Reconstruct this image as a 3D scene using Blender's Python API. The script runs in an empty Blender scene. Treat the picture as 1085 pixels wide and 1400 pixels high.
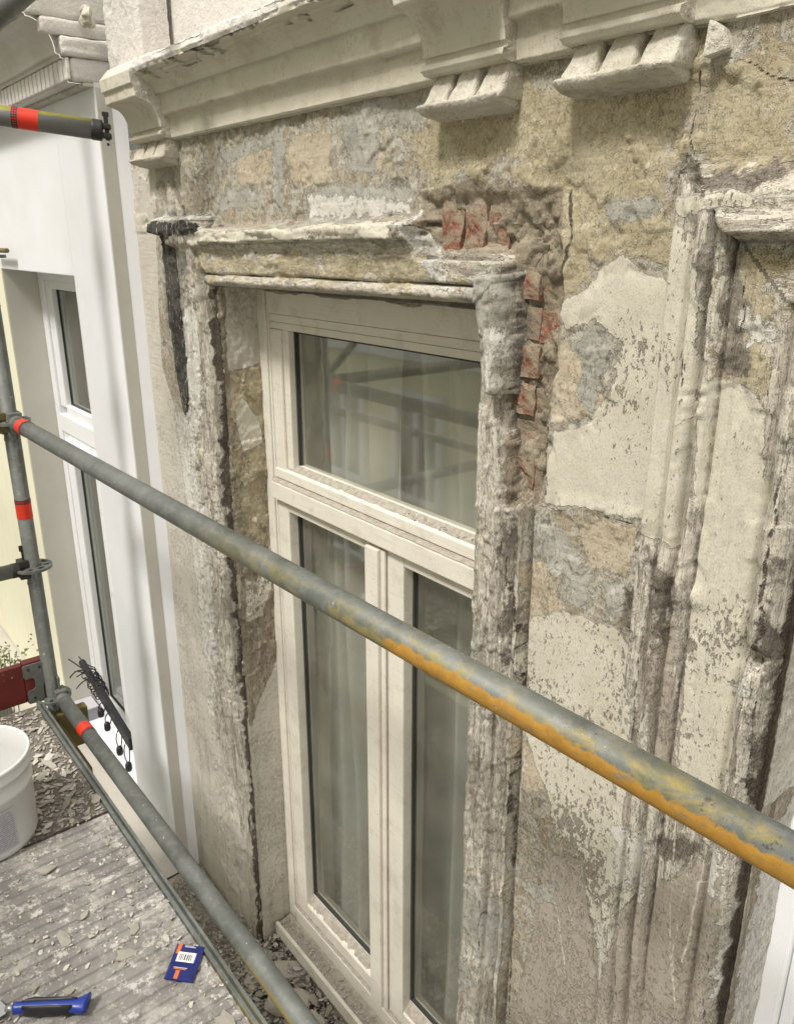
import bpy, bmesh, math, random
import numpy as np
from mathutils import Vector, Matrix, noise as mn
random.seed(7); RS = np.random.RandomState(11)
R = math.radians
scene = bpy.context.scene
COL = scene.collection
# ---------------------------------------------------------------- camera, sky, sun, exposure
cam_d = bpy.data.cameras.new('camera'); cam = bpy.data.objects.new('camera', cam_d); COL.objects.link(cam)
scene.camera = cam
cam_d.sensor_fit = 'HORIZONTAL'; cam_d.sensor_width = 36.0; cam_d.lens = 36.0 * 1098 / 1085
cam_d.clip_start = 0.02; cam_d.clip_end = 400
az, pt = R(38.6), R(18.81)
fwd = Vector((-math.cos(az) * math.cos(pt), math.sin(az) * math.cos(pt), -math.sin(pt)))
cam.location = (0, 0, 0)
cam.rotation_euler = fwd.to_track_quat('-Z', 'Y').to_euler()
w = bpy.data.worlds.new('World'); scene.world = w; w.use_nodes = True
SUN_EL, SUN_AZ = R(56), R(172)        # azimuth clockwise from +Y: sun stands in front of the facade, a little to its right
wn = w.node_tree.nodes; bgn = wn['Background']
sky = wn.new('ShaderNodeTexSky'); sky.sky_type = 'NISHITA'; sky.sun_disc = False
sky.sun_elevation = SUN_EL; sky.sun_rotation = SUN_AZ; sky.air_density = 1.0; sky.dust_density = 4.0; sky.ozone_density = 0.6
desat = wn.new('ShaderNodeMix'); desat.data_type = 'RGBA'; desat.inputs[0].default_value = 0.75; desat.inputs[7].default_value = (9.0, 8.7, 8.0, 1)
w.node_tree.links.new(sky.outputs[0], desat.inputs[6]); w.node_tree.links.new(desat.outputs[2], bgn.inputs[0])
bgn.inputs[1].default_value = 0.08
sd = bpy.data.lights.new('sun', 'SUN'); sun = bpy.data.objects.new('sun', sd); COL.objects.link(sun)
sd.energy = 1.5; sd.angle = R(10); sd.color = (1.0, 0.965, 0.905)
sdir = Vector((math.sin(SUN_AZ) * math.cos(SUN_EL), math.cos(SUN_AZ) * math.cos(SUN_EL), math.sin(SUN_EL)))
sun.rotation_euler = (-sdir).to_track_quat('-Z', 'Y').to_euler(); sun.location = sdir * 20
vs = scene.view_settings; vs.view_transform = 'Standard'; vs.look = 'None'; vs.exposure = 1.18; vs.gamma = 1; vs.use_curve_mapping = False
W = 1.05            # distance of the old facade's plaster plane
DECK = -1.55        # scaffold deck
LEDGE = -2.5        # string course below the windows

# ---------------------------------------------------------------- tagging helpers
def tag(o, label=None, cat=None, group=None, kind=None):
    if label: o['label'] = label
    if cat: o['category'] = cat
    if group: o['group'] = group
    if kind: o['kind'] = kind
    return o
def link(name, me, mat=None, parent=None, smooth=False):
    o = bpy.data.objects.new(name, me); COL.objects.link(o)
    if mat is not None and not me.materials: me.materials.append(mat)
    if parent is not None: o.parent = parent
    if smooth:
        me.polygons.foreach_set('use_smooth', [True] * len(me.polygons))
    return o
def empty(name, loc, label, cat, group=None):
    o = bpy.data.objects.new(name, None); COL.objects.link(o); o.empty_display_size = .05
    o.location = loc
    return tag(o, label, cat, group)
def part(name, me, mat, parent, smooth=False):
    """link a mesh built in world coordinates under an Empty standing at parent.location"""
    o = link(name, me, mat, parent, smooth)
    off = world_loc(parent)
    o.location = -off
    return o
def world_loc(o):
    v = Vector((0, 0, 0))
    while o is not None:
        v = v + o.location; o = o.parent
    return v
def copy_tree(o, parent=None):
    c = o.copy(); COL.objects.link(c); c.parent = parent
    for ch in list(o.children):
        copy_tree(ch, c)
    return c
# ---------------------------------------------------------------- mesh helpers
class MB:
    def __init__(s): s.v = []; s.f = []
    def add(s, vs_, fs_):
        b = len(s.v); s.v += [tuple(p) for p in vs_]; s.f += [tuple(b + i for i in f) for f in fs_]; return s
    def box(s, x0, x1, y0, y1, z0, z1):
        return s.add([(x0,y0,z0),(x1,y0,z0),(x1,y1,z0),(x0,y1,z0),(x0,y0,z1),(x1,y0,z1),(x1,y1,z1),(x0,y1,z1)],
                     [(0,3,2,1),(4,5,6,7),(0,1,5,4),(1,2,6,5),(2,3,7,6),(3,0,4,7)])
    def tube(s, a, b, r, n=24, r2=None, cap=True):
        a = Vector(a); b = Vector(b); d = (b - a).normalized()
        u = d.orthogonal().normalized(); v = d.cross(u); r2 = r if r2 is None else r2
        vs_ = []
        for p, rr in ((a, r), (b, r2)):
            for i in range(n):
                t = 2 * math.pi * i / n; vs_.append(p + u * (rr * math.cos(t)) + v * (rr * math.sin(t)))
        fs = [(i, (i + 1) % n, n + (i + 1) % n, n + i) for i in range(n)]
        if cap: fs += [tuple(range(n - 1, -1, -1)), tuple(range(n, 2 * n))]
        return s.add(vs_, fs)
    def path(s, pts, r, n=8):
        pts = [Vector(p) for p in pts]; vs_ = []; fs = []
        for k, p in enumerate(pts):
            d = (pts[min(k + 1, len(pts) - 1)] - pts[max(k - 1, 0)]).normalized()
            u = d.cross(Vector((0.13, 0.31, 0.94))).normalized(); v = d.cross(u)
            for i in range(n):
                t = 2 * math.pi * i / n; vs_.append(p + u * (r * math.cos(t)) + v * (r * math.sin(t)))
        for k in range(len(pts) - 1):
            for i in range(n):
                fs.append((k * n + i, k * n + (i + 1) % n, (k + 1) * n + (i + 1) % n, (k + 1) * n + i))
        fs += [tuple(range(n - 1, -1, -1)), tuple(range((len(pts) - 1) * n, len(pts) * n))]
        return s.add(vs_, fs)
    def lathe(s, c, prof, n=32):
        c = Vector(c); vs_ = []; fs = []
        for r, z in prof:
            for i in range(n):
                t = 2 * math.pi * i / n; vs_.append(c + Vector((r * math.cos(t), r * math.sin(t), z)))
        for k in range(len(prof) - 1):
            for i in range(n):
                fs.append((k * n + i, k * n + (i + 1) % n, (k + 1) * n + (i + 1) % n, (k + 1) * n + i))
        return s.add(vs_, fs)
    def mesh(s, name, bevel=0, seg=2):
        me = bpy.data.meshes.new(name); me.from_pydata([tuple(p) for p in s.v], [], s.f)
        bm = bmesh.new(); bm.from_mesh(me)
        bmesh.ops.recalc_face_normals(bm, faces=bm.faces)
        if bevel:
            es = [e for e in bm.edges if len(e.link_faces) == 2 and e.calc_face_angle(0) > 0.6]
            bmesh.ops.bevel(bm, geom=es, offset=bevel, segments=seg, profile=.6, affect='EDGES', clamp_overlap=True)
        bm.to_mesh(me); bm.free(); me.update(); return me
def grid_obj(name, X, Y, Z, mask, attrs, mat, parent, flip=False):
    """X,Y,Z: (n,m) arrays; mask: (n-1,m-1) bool of faces to keep"""
    n, m = X.shape
    idx = np.arange(n * m).reshape(n, m)
    a = idx[:-1, :-1][mask]; b = idx[1:, :-1][mask]; c = idx[1:, 1:][mask]; d = idx[:-1, 1:][mask]
    F = np.stack([a, b, c, d], 1) if not flip else np.stack([a, d, c, b], 1)
    used = np.zeros(n * m, bool); used[F.ravel()] = True
    remap = np.cumsum(used) - 1
    F = remap[F]; V = np.stack([X.ravel(), Y.ravel(), Z.ravel()], 1)[used]
    me = bpy.data.meshes.new(name)
    me.vertices.add(len(V)); me.vertices.foreach_set('co', V.astype(np.float32).ravel())
    me.loops.add(F.size); me.loops.foreach_set('vertex_index', F.astype(np.int32).ravel())
    me.polygons.add(len(F)); me.polygons.foreach_set('loop_start', np.arange(0, F.size, 4, dtype=np.int32))
    me.polygons.foreach_set('use_smooth', np.ones(len(F), bool))
    me.update(calc_edges=True)
    for k, A in attrs.items():
        at = me.attributes.new(k, 'FLOAT', 'POINT'); at.data.foreach_set('value', A.ravel()[used].astype(np.float32))
    o = link(name, me, mat, parent); o.location = -world_loc(parent) if parent else (0, 0, 0)
    return o
# ---------------------------------------------------------------- numpy noise
TAB = np.random.RandomState(3).rand(512, 512).astype(np.float32)
def vn(x, y, seed=0):
    x = x + seed * 17.31; y = y + seed * 9.77
    xi = np.floor(x).astype(int); yi = np.floor(y).astype(int)
    fx = x - xi; fy = y - yi; fx = fx * fx * (3 - 2 * fx); fy = fy * fy * (3 - 2 * fy)
    g = lambda a, b: TAB[a % 512, b % 512]
    return (g(xi, yi) * (1 - fx) + g(xi + 1, yi) * fx) * (1 - fy) + (g(xi, yi + 1) * (1 - fx) + g(xi + 1, yi + 1) * fx) * fy
def fbm(x, y, sc, o=4, seed=0, g=.5):
    s = 0; a = 1; t = 0
    for i in range(o):
        s = s + a * vn(x * sc + 31.7 * i, y * sc - 11.3 * i, seed + i); t += a; a *= g; sc *= 2.03
    return s / t          # 0..1, mean .5
def sst(a, b, x):
    t = np.clip((x - a) / (b - a), 0, 1); return t * t * (3 - 2 * t)
def sdf_poly(px, pz, poly):
    d = np.full(px.shape, 1e9); ins = np.zeros(px.shape, bool); n = len(poly)
    for i in range(n):
        ax, az_ = poly[i]; bx, bz = poly[(i + 1) % n]; ex, ez = bx - ax, bz - az_
        wx, wz = px - ax, pz - az_
        t = np.clip((wx * ex + wz * ez) / (ex * ex + ez * ez + 1e-12), 0, 1)
        dx, dz = wx - ex * t, wz - ez * t; d = np.minimum(d, dx * dx + dz * dz)
        c = ((az_ <= pz) & (bz > pz)) | ((bz <= pz) & (az_ > pz))
        with np.errstate(divide='ignore', invalid='ignore'):
            xc = ax + (pz - az_) / (bz - az_ + 1e-12) * ex
        ins ^= c & (px < xc)
    d = np.sqrt(d); return np.where(ins, d, -d)
POLY = {
 'cream': [[(-0.815,-0.038),(-0.776,-0.023),(-0.732,-0.047),(-0.682,-0.058),(-0.674,-0.176),(-0.677,-0.287),(-0.674,-0.417),(-0.732,-0.426),(-0.806,-0.432),(-0.899,-0.449),(-0.901,-0.382),(-0.883,-0.315),(-0.820,-0.287),(-0.778,-0.235),(-0.767,-0.154),(-0.818,-0.122),(-0.875,-0.146),(-0.893,-0.118),(-0.885,-0.099),(-0.840,-0.075)],
   [(-0.599,-0.180),(-0.534,-0.187),(-0.506,-0.215),(-0.492,-0.354),(-0.484,-0.517),(-0.467,-0.821),(-0.528,-0.873),(-0.558,-0.893),(-0.575,-0.616),(-0.580,-0.446),(-0.581,-0.378),(-0.597,-0.229)],
   [(-0.681,0.029),(-0.624,0.001),(-0.610,-0.089),(-0.601,-0.230),(-0.599,-0.435),(-0.674,-0.422),(-0.688,-0.178),(-0.685,-0.073)],
   [(-0.917,-0.687),(-0.836,-0.633),(-0.725,-0.625),(-0.663,-0.661),(-0.633,-0.793),(-0.640,-0.961),(-0.634,-1.151),(-0.662,-1.260),(-0.696,-1.307),(-0.734,-1.193),(-0.745,-1.113),(-0.814,-1.108),(-0.842,-1.039),(-0.881,-0.977),(-0.921,-0.905),(-0.938,-0.774)],
   [(-0.670,0.055),(-0.528,0.050),(-0.525,0.034),(-0.589,0.041),(-0.624,0.033),(-0.649,0.024),(-0.667,0.034)],
   [(-2.143,0.011),(-1.276,0.035),(-1.275,-0.000),(-2.147,-0.015)],
   [(-0.650,-0.967),(-0.595,-0.931),(-0.588,-1.050),(-0.606,-1.087),(-0.626,-1.136)],
   ],
 'filler': [[(-0.854,-0.162),(-0.818,-0.122),(-0.767,-0.154),(-0.775,-0.182),(-0.803,-0.226),(-0.809,-0.269),(-0.835,-0.249),(-0.828,-0.194)],
   [(-0.804,0.050),(-0.693,0.056),(-0.691,0.040),(-0.802,0.032)],
   [(-2.046,0.215),(-1.836,0.231),(-1.776,0.257),(-1.771,0.210),(-2.051,0.181)],
   [(-1.502,0.250),(-1.401,0.265),(-1.195,0.223),(-1.277,0.195),(-1.378,0.218),(-1.367,0.158),(-1.404,0.113),(-1.467,0.137),(-1.496,0.195)],
   [(-1.766,0.256),(-1.712,0.251),(-1.741,0.059),(-1.795,0.060)],
   [(-1.637,0.099),(-1.442,0.111),(-1.276,0.085),(-1.265,0.037),(-1.626,0.036)],
   [(-0.908,-0.493),(-0.841,-0.485),(-0.805,-0.524),(-0.825,-0.565),(-0.873,-0.560),(-0.900,-0.526)],
   [(-1.069,-0.086),(-0.994,-0.070),(-0.991,-0.125),(-0.989,-0.213),(-1.009,-0.177),(-1.041,-0.193),(-1.062,-0.143)],
   [(-1.074,-0.765),(-1.020,-0.727),(-1.021,-0.844),(-1.063,-0.871)],
   [(-1.054,-1.351),(-0.996,-1.330),(-0.938,-1.367),(-0.926,-1.567),(-0.973,-1.543),(-1.048,-1.496)],
   [(-1.045,-1.581),(-1.007,-1.594),(-0.973,-1.631),(-1.040,-1.691)],
   [(-2.504,0.072),(-2.319,0.076),(-2.350,0.048),(-2.500,0.044)],
   [(-2.403,-0.029),(-2.174,-0.037),(-2.205,-0.086),(-2.380,-0.096)],
   [(-2.061,0.116),(-1.867,0.120),(-1.872,0.070),(-2.069,0.066)],
   [(-0.817,-0.563),(-0.794,-0.555),(-0.789,-0.608),(-0.821,-0.613)],
   [(-0.755,-0.555),(-0.720,-0.536),(-0.718,-0.582),(-0.741,-0.618)],
   [(-0.888,-1.300),(-0.796,-1.212),(-0.800,-1.271),(-0.846,-1.316)],
   [(-0.592,-0.004),(-0.520,0.001),(-0.518,-0.008),(-0.586,-0.013)],
   [(-1.258,0.045),(-1.207,0.034),(-1.109,-0.024),(-1.189,-0.025)],
   [(-0.672,-0.308),(-0.644,-0.303),(-0.636,-0.392),(-0.658,-0.422)],
   ],
 'taupe': [[(-0.837,-1.178),(-0.741,-1.119),(-0.693,-1.341),(-0.653,-1.306),(-0.627,-1.162),(-0.619,-1.041),(-0.575,-1.040),(-0.472,-0.865),(-0.452,-0.950),(-0.425,-1.234),(-0.917,-1.714),(-0.873,-1.520),(-0.864,-1.350)],
   [(-0.621,-0.610),(-0.585,-0.496),(-0.573,-0.680),(-0.564,-0.853),(-0.602,-0.876)],
   ],
 'ochre': [[(-1.019,0.257),(-0.677,0.231),(-0.672,0.025),(-0.686,-0.045),(-0.763,-0.020),(-0.854,-0.082),(-0.884,-0.112),(-0.905,0.029),(-1.008,0.088),(-1.276,0.107),(-1.277,0.202),(-1.119,0.221)],
   [(-0.675,0.214),(-0.553,0.204),(-0.532,0.078),(-0.674,0.086)],
   [(-2.209,-0.027),(-1.210,-0.034),(-1.107,-0.074),(-2.223,-0.103)],
   [(-0.592,-0.008),(-0.519,-0.003),(-0.489,-0.193),(-0.535,-0.184),(-0.579,-0.165),(-0.593,-0.069)],
   ],
 'peach': [[(-0.900,-0.303),(-0.902,-0.203),(-0.881,-0.147),(-0.844,-0.184),(-0.825,-0.229),(-0.788,-0.236),(-0.791,-0.274),(-0.850,-0.294)],
   [(-0.828,-0.444),(-0.703,-0.435),(-0.696,-0.521),(-0.727,-0.538),(-0.797,-0.522),(-0.816,-0.487)],
   [(-0.938,-0.574),(-0.894,-0.560),(-0.837,-0.626),(-0.816,-0.676),(-0.918,-0.733)],
   [(-0.932,-0.953),(-0.856,-0.929),(-0.842,-1.039),(-0.905,-1.060)],
   [(-1.966,0.218),(-1.789,0.196),(-1.813,0.126),(-1.960,0.124)],
   [(-1.427,0.216),(-1.379,0.198),(-1.344,0.156),(-1.368,0.118),(-1.416,0.148)],
   [(-1.706,0.213),(-1.516,0.225),(-1.535,0.113),(-1.714,0.113)],
   ],
 'dark': [[(-0.731,-0.546),(-0.665,-0.524),(-0.652,-0.656),(-0.679,-0.668),(-0.713,-0.607)],
   [(-0.661,-0.417),(-0.629,-0.444),(-0.578,-0.481),(-0.588,-0.521),(-0.596,-0.599),(-0.590,-0.755),(-0.589,-0.868),(-0.609,-0.631),(-0.633,-0.512)],
   [(-0.657,0.080),(-0.533,0.083),(-0.529,0.055),(-0.660,0.060)],
   [(-0.470,-0.455),(-0.454,-0.407),(-0.413,-0.662),(-0.432,-0.786),(-0.452,-0.880),(-0.460,-0.637)],
   [(-1.404,0.106),(-1.276,0.113),(-1.276,0.085),(-1.417,0.090)],
   [(-0.621,-0.004),(-0.608,-0.008),(-0.599,-0.118),(-0.596,-0.315),(-0.606,-0.295),(-0.612,-0.119)],
   [(-0.595,-0.017),(-0.561,-0.013),(-0.538,-0.161),(-0.579,-0.165)],
   [(-0.972,-0.482),(-0.939,-0.473),(-0.936,-0.805),(-0.962,-0.817)],
   [(-0.600,-0.950),(-0.524,-0.900),(-0.487,-0.889),(-0.515,-0.967),(-0.567,-0.988)],
   ],
 'white': [[(-2.475,-0.541),(-2.315,-0.503),(-2.226,-0.816),(-2.255,-1.348),(-2.368,-1.574),(-2.423,-1.219)],
   [(-2.288,-0.192),(-2.209,-0.188),(-2.202,-0.485),(-2.269,-0.588),(-2.307,-0.456)],
   [(-2.354,-0.218),(-2.292,-0.214),(-2.294,-0.500),(-2.347,-0.509)],
   [(-0.649,-0.966),(-0.636,-0.958),(-0.624,-1.126),(-0.637,-1.127)],
   [(-0.629,-0.953),(-0.594,-0.945),(-0.585,-1.096),(-0.619,-1.041)],
   [(-0.506,-0.888),(-0.469,-0.891),(-0.465,-0.959),(-0.482,-0.972)],
   [(-0.700,-1.184),(-0.652,-1.164),(-0.649,-1.267),(-0.698,-1.290)],
   [(-1.276,0.037),(-1.243,0.045),(-1.106,-0.094),(-1.167,-0.083)],
   [(-0.491,-0.616),(-0.473,-0.577),(-0.466,-0.604),(-0.478,-0.628)],
   [(-1.637,0.095),(-1.276,0.068),(-1.276,0.045),(-1.625,0.047)],
   [(-0.457,-1.012),(-0.405,-0.888),(-0.393,-0.948),(-0.425,-1.234),(-0.443,-1.251)],
   [(-0.558,-0.095),(-0.504,-0.101),(-0.498,-0.133),(-0.543,-0.127)],
   ],
 'cavity': [[(-1.250,0.084),(-1.192,0.086),(-1.114,0.101),(-1.008,0.085),(-0.909,0.077),(-0.897,0.039),(-0.893,-0.083),(-0.895,-0.227),(-0.899,-0.381),(-0.911,-0.452),(-0.976,-0.469),(-0.991,-0.292),(-1.007,-0.089),(-1.001,-0.026),(-1.109,-0.024),(-1.189,-0.025),(-1.221,0.021)],
   ],
 'beige': [[(-2.809,0.283),(-2.463,0.197),(-2.501,-0.009),(-2.546,-0.395),(-2.472,-0.528),(-2.408,-0.712),(-2.397,-1.072),(-2.374,-1.399),(-2.344,-1.714),(-2.235,-1.807),(-2.151,-2.135),(-2.188,-2.688),(-3.584,-3.928),(-3.507,-1.893)],
   ],
 'black': [[(-2.431,0.053),(-2.073,0.062),(-2.083,0.002),(-2.294,-0.008),(-2.295,-0.255),(-2.306,-0.464),(-2.375,-0.521),(-2.449,-0.427),(-2.443,-0.157)],
   ],
 'L_crack': [([(-0.676,0.208),(-0.677,0.134),(-0.663,0.080),(-0.677,0.036)],0.0015),([(-0.641,0.217),(-0.590,0.204),(-0.539,0.168)],0.0018),([(-0.893,0.076),(-0.877,-0.004),(-0.889,-0.106),(-0.902,-0.276),(-0.899,-0.432)],0.0021),([(-2.063,-1.656),(-2.113,-1.910),(-2.100,-2.155),(-2.120,-2.475)],0.0035),([(-1.500,-0.028),(-1.491,-0.090)],0.0008),([(-1.407,-0.029),(-1.406,-0.087)],0.0008),([(-1.875,-0.024),(-1.871,-0.091)],0.0007),([(-1.240,0.039),(-1.172,-0.031),(-1.087,-0.095)],0.0015),([(-0.880,-0.454),(-0.794,-0.434),(-0.710,-0.428),(-0.685,-0.451),(-0.690,-0.477)],0.0014),([(-0.472,-0.441),(-0.468,-0.484),(-0.457,-0.502),(-0.473,-0.572)],0.0021),([(-0.642,-0.574),(-0.639,-0.719),(-0.637,-0.817)],0.0014),([(-0.675,-0.196),(-0.671,-0.283),(-0.667,-0.398)],0.0010),([(-0.628,-0.004),(-0.620,-0.169),(-0.617,-0.431)],0.0008),([(-0.465,-0.293),(-0.470,-0.408),(-0.459,-0.560),(-0.438,-1.002)],0.0018),([(-2.140,0.230),(-2.188,0.161),(-2.197,0.069)],0.0008),([(-1.757,0.193),(-1.754,0.122)],0.0007),([(-1.259,0.205),(-1.313,0.191),(-1.291,0.088)],0.0007),([(-2.467,0.033),(-2.108,0.037)],0.0007),([(-0.952,-0.560),(-0.932,-0.703),(-0.929,-0.929),(-0.924,-1.250),(-0.904,-1.689)],0.0022),([(-1.004,-0.591),(-0.986,-0.789),(-0.984,-1.139),(-0.973,-1.532)],0.0011),([(-2.029,-0.946),(-2.094,-1.272)],0.0014),([(-0.809,-1.186),(-0.717,-1.242),(-0.667,-1.290)],0.0007),([(-0.583,-0.013),(-0.570,-0.031),(-0.561,-0.035),(-0.552,-0.085),(-0.555,-0.113)],0.0011),([(-0.504,-0.109),(-0.502,-0.212),(-0.501,-0.271)],0.0010),([(-0.620,-0.940),(-0.623,-1.150),(-0.617,-1.410)],0.0008),([(-0.465,-1.031),(-0.448,-1.244)],0.0009),],
 'L_scratch': [([(-0.553,-0.911),(-0.542,-1.085),(-0.532,-1.173),(-0.513,-1.248)],0.0019),([(-0.520,-0.939),(-0.527,-1.058),(-0.529,-1.154),(-0.516,-1.242)],0.0019),([(-0.502,-0.978),(-0.503,-1.085),(-0.511,-1.155)],0.0030),([(-0.609,-1.009),(-0.595,-1.103),(-0.604,-1.184)],0.0027),([(-0.605,-0.945),(-0.601,-1.051)],0.0042),([(-0.781,-1.237),(-0.724,-1.358),(-0.704,-1.378)],0.0019),([(-0.803,-1.273),(-0.781,-1.350),(-0.764,-1.432)],0.0023),([(-0.773,-1.222),(-0.664,-1.252)],0.0015),([(-0.552,-0.600),(-0.545,-0.725),(-0.540,-0.859)],0.0023),([(-0.590,-0.145),(-0.597,-0.227)],0.0042),([(-0.583,-0.049),(-0.587,-0.125)],0.0030),([(-0.600,-0.228),(-0.626,-0.253)],0.0019),([(-0.458,-0.903),(-0.451,-0.998),(-0.448,-1.055)],0.0034),([(-0.493,-0.551),(-0.485,-0.694)],0.0027),([(-0.907,-0.967),(-0.911,-1.092)],0.0030),([(-2.095,-0.180),(-2.129,-0.283),(-2.125,-0.428)],0.0025),([(-2.085,-0.916),(-2.080,-1.162),(-2.071,-1.395)],0.0019),([(-2.115,-0.008),(-1.213,-0.034)],0.0019),([(-2.070,-0.132),(-1.089,-0.118)],0.0015),([(-0.501,-0.862),(-0.498,-0.975),(-0.473,-0.971)],0.0023),],
}
# ---------------------------------------------------------------- materials
class NT:
    def __init__(s, name, rough=.8, spec=.3, metal=0):
        s.m = bpy.data.materials.new(name); s.m.use_nodes = True; s.t = s.m.node_tree
        s.b = s.t.nodes['Principled BSDF']; s.b.inputs['Roughness'].default_value = rough
        s.b.inputs['Specular IOR Level'].default_value = spec; s.b.inputs['Metallic'].default_value = metal
        s.co = s.n('ShaderNodeTexCoord').outputs['Object']
    def n(s, k): return s.t.nodes.new(k)
    def put(s, sock, v):
        if hasattr(v, 'is_linked') or isinstance(v, bpy.types.NodeSocket): s.t.links.new(v, sock)
        elif isinstance(v, (tuple, list)) and len(v) == 3 and len(sock.default_value) == 4: sock.default_value = (*v, 1)
        else: sock.default_value = v
    def noise(s, sc, det=4, ro=.55, vec=None, dist=0):
        n = s.n('ShaderNodeTexNoise'); n.inputs['Scale'].default_value = sc; n.inputs['Detail'].default_value = det
        n.inputs['Roughness'].default_value = ro; n.inputs['Distortion'].default_value = dist
        s.t.links.new(vec or s.co, n.inputs['Vector']); return n.outputs['Fac']
    def vor(s, sc, vec=None, feat='F1', out='Distance', rnd=1):
        n = s.n('ShaderNodeTexVoronoi'); n.feature = feat; n.inputs['Scale'].default_value = sc; n.inputs['Randomness'].default_value = rnd
        s.t.links.new(vec or s.co, n.inputs['Vector']); return n.outputs[out]
    def map(s, scale=(1, 1, 1), rot=(0, 0, 0), loc=(0, 0, 0), vec=None):
        n = s.n('ShaderNodeMapping'); n.inputs['Scale'].default_value = scale; n.inputs['Rotation'].default_value = rot; n.inputs['Location'].default_value = loc
        s.t.links.new(vec or s.co, n.inputs['Vector']); return n.outputs[0]
    def ramp(s, fac, stops, mode='LINEAR'):
        n = s.n('ShaderNodeValToRGB'); cr = n.color_ramp; cr.interpolation = mode
        while len(cr.elements) < len(stops): cr.elements.new(.5)
        for e, (p, c) in zip(cr.elements, stops):
            e.position = p; e.color = (*c, 1) if isinstance(c, (tuple, list)) else (c, c, c, 1)
        s.t.links.new(fac, n.inputs[0]); return n.outputs[0]
    def mix(s, f, a, b, mode='MIX'):
        n = s.n('ShaderNodeMix'); n.data_type = 'RGBA'; n.blend_type = mode
        s.put(n.inputs[0], f); s.put(n.inputs[6], a); s.put(n.inputs[7], b); return n.outputs[2]
    def ma(s, op, a, b=0., c=None, clamp=False):
        n = s.n('ShaderNodeMath'); n.operation = op; n.use_clamp = clamp
        s.put(n.inputs[0], a); s.put(n.inputs[1], b)
        if c is not None: s.put(n.inputs[2], c)
        return n.outputs[0]
    def rng(s, v, a, b, c=0., d=1.):
        n = s.n('ShaderNodeMapRange'); n.inputs[1].default_value = a; n.inputs[2].default_value = b
        n.inputs[3].default_value = c; n.inputs[4].default_value = d; s.put(n.inputs[0], v); return n.outputs[0]
    def attr(s, name):
        n = s.n('ShaderNodeAttribute'); n.attribute_name = name; return n.outputs['Fac']
    def sep(s, vec=None):
        n = s.n('ShaderNodeSeparateXYZ'); s.t.links.new(vec or s.co, n.inputs[0]); return n.outputs
    def col(s, c): s.put(s.b.inputs['Base Color'], c)
    def rough(s, c): s.put(s.b.inputs['Roughness'], c)
    def bump(s, h, dist=1.0, strength=1.0):
        n = s.n('ShaderNodeBump'); n.inputs['Distance'].default_value = dist; n.inputs['Strength'].default_value = strength
        s.put(n.inputs['Height'], h); s.t.links.new(n.outputs[0], s.b.inputs['Normal'])
MAT = {}
def simple(name, col, rough=.6, metal=0, spec=.4, var=.12, bs=200, bd=.0002, vs_=9):
    k = NT(name, rough, spec, metal)
    n1 = k.noise(vs_, 5); n2 = k.noise(bs, 3)
    k.col(k.mix(n1, tuple(c * (1 - var * 1.6) for c in col), tuple(min(1, c * (1 + var * 1.4)) for c in col)))
    k.rough(k.rng(n1, .3, .7, max(0, rough - .1), min(1, rough + .1)))
    if bd: k.bump(k.ma('MULTIPLY', n2, bd))
    MAT[name] = k.m; return k.m
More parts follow.
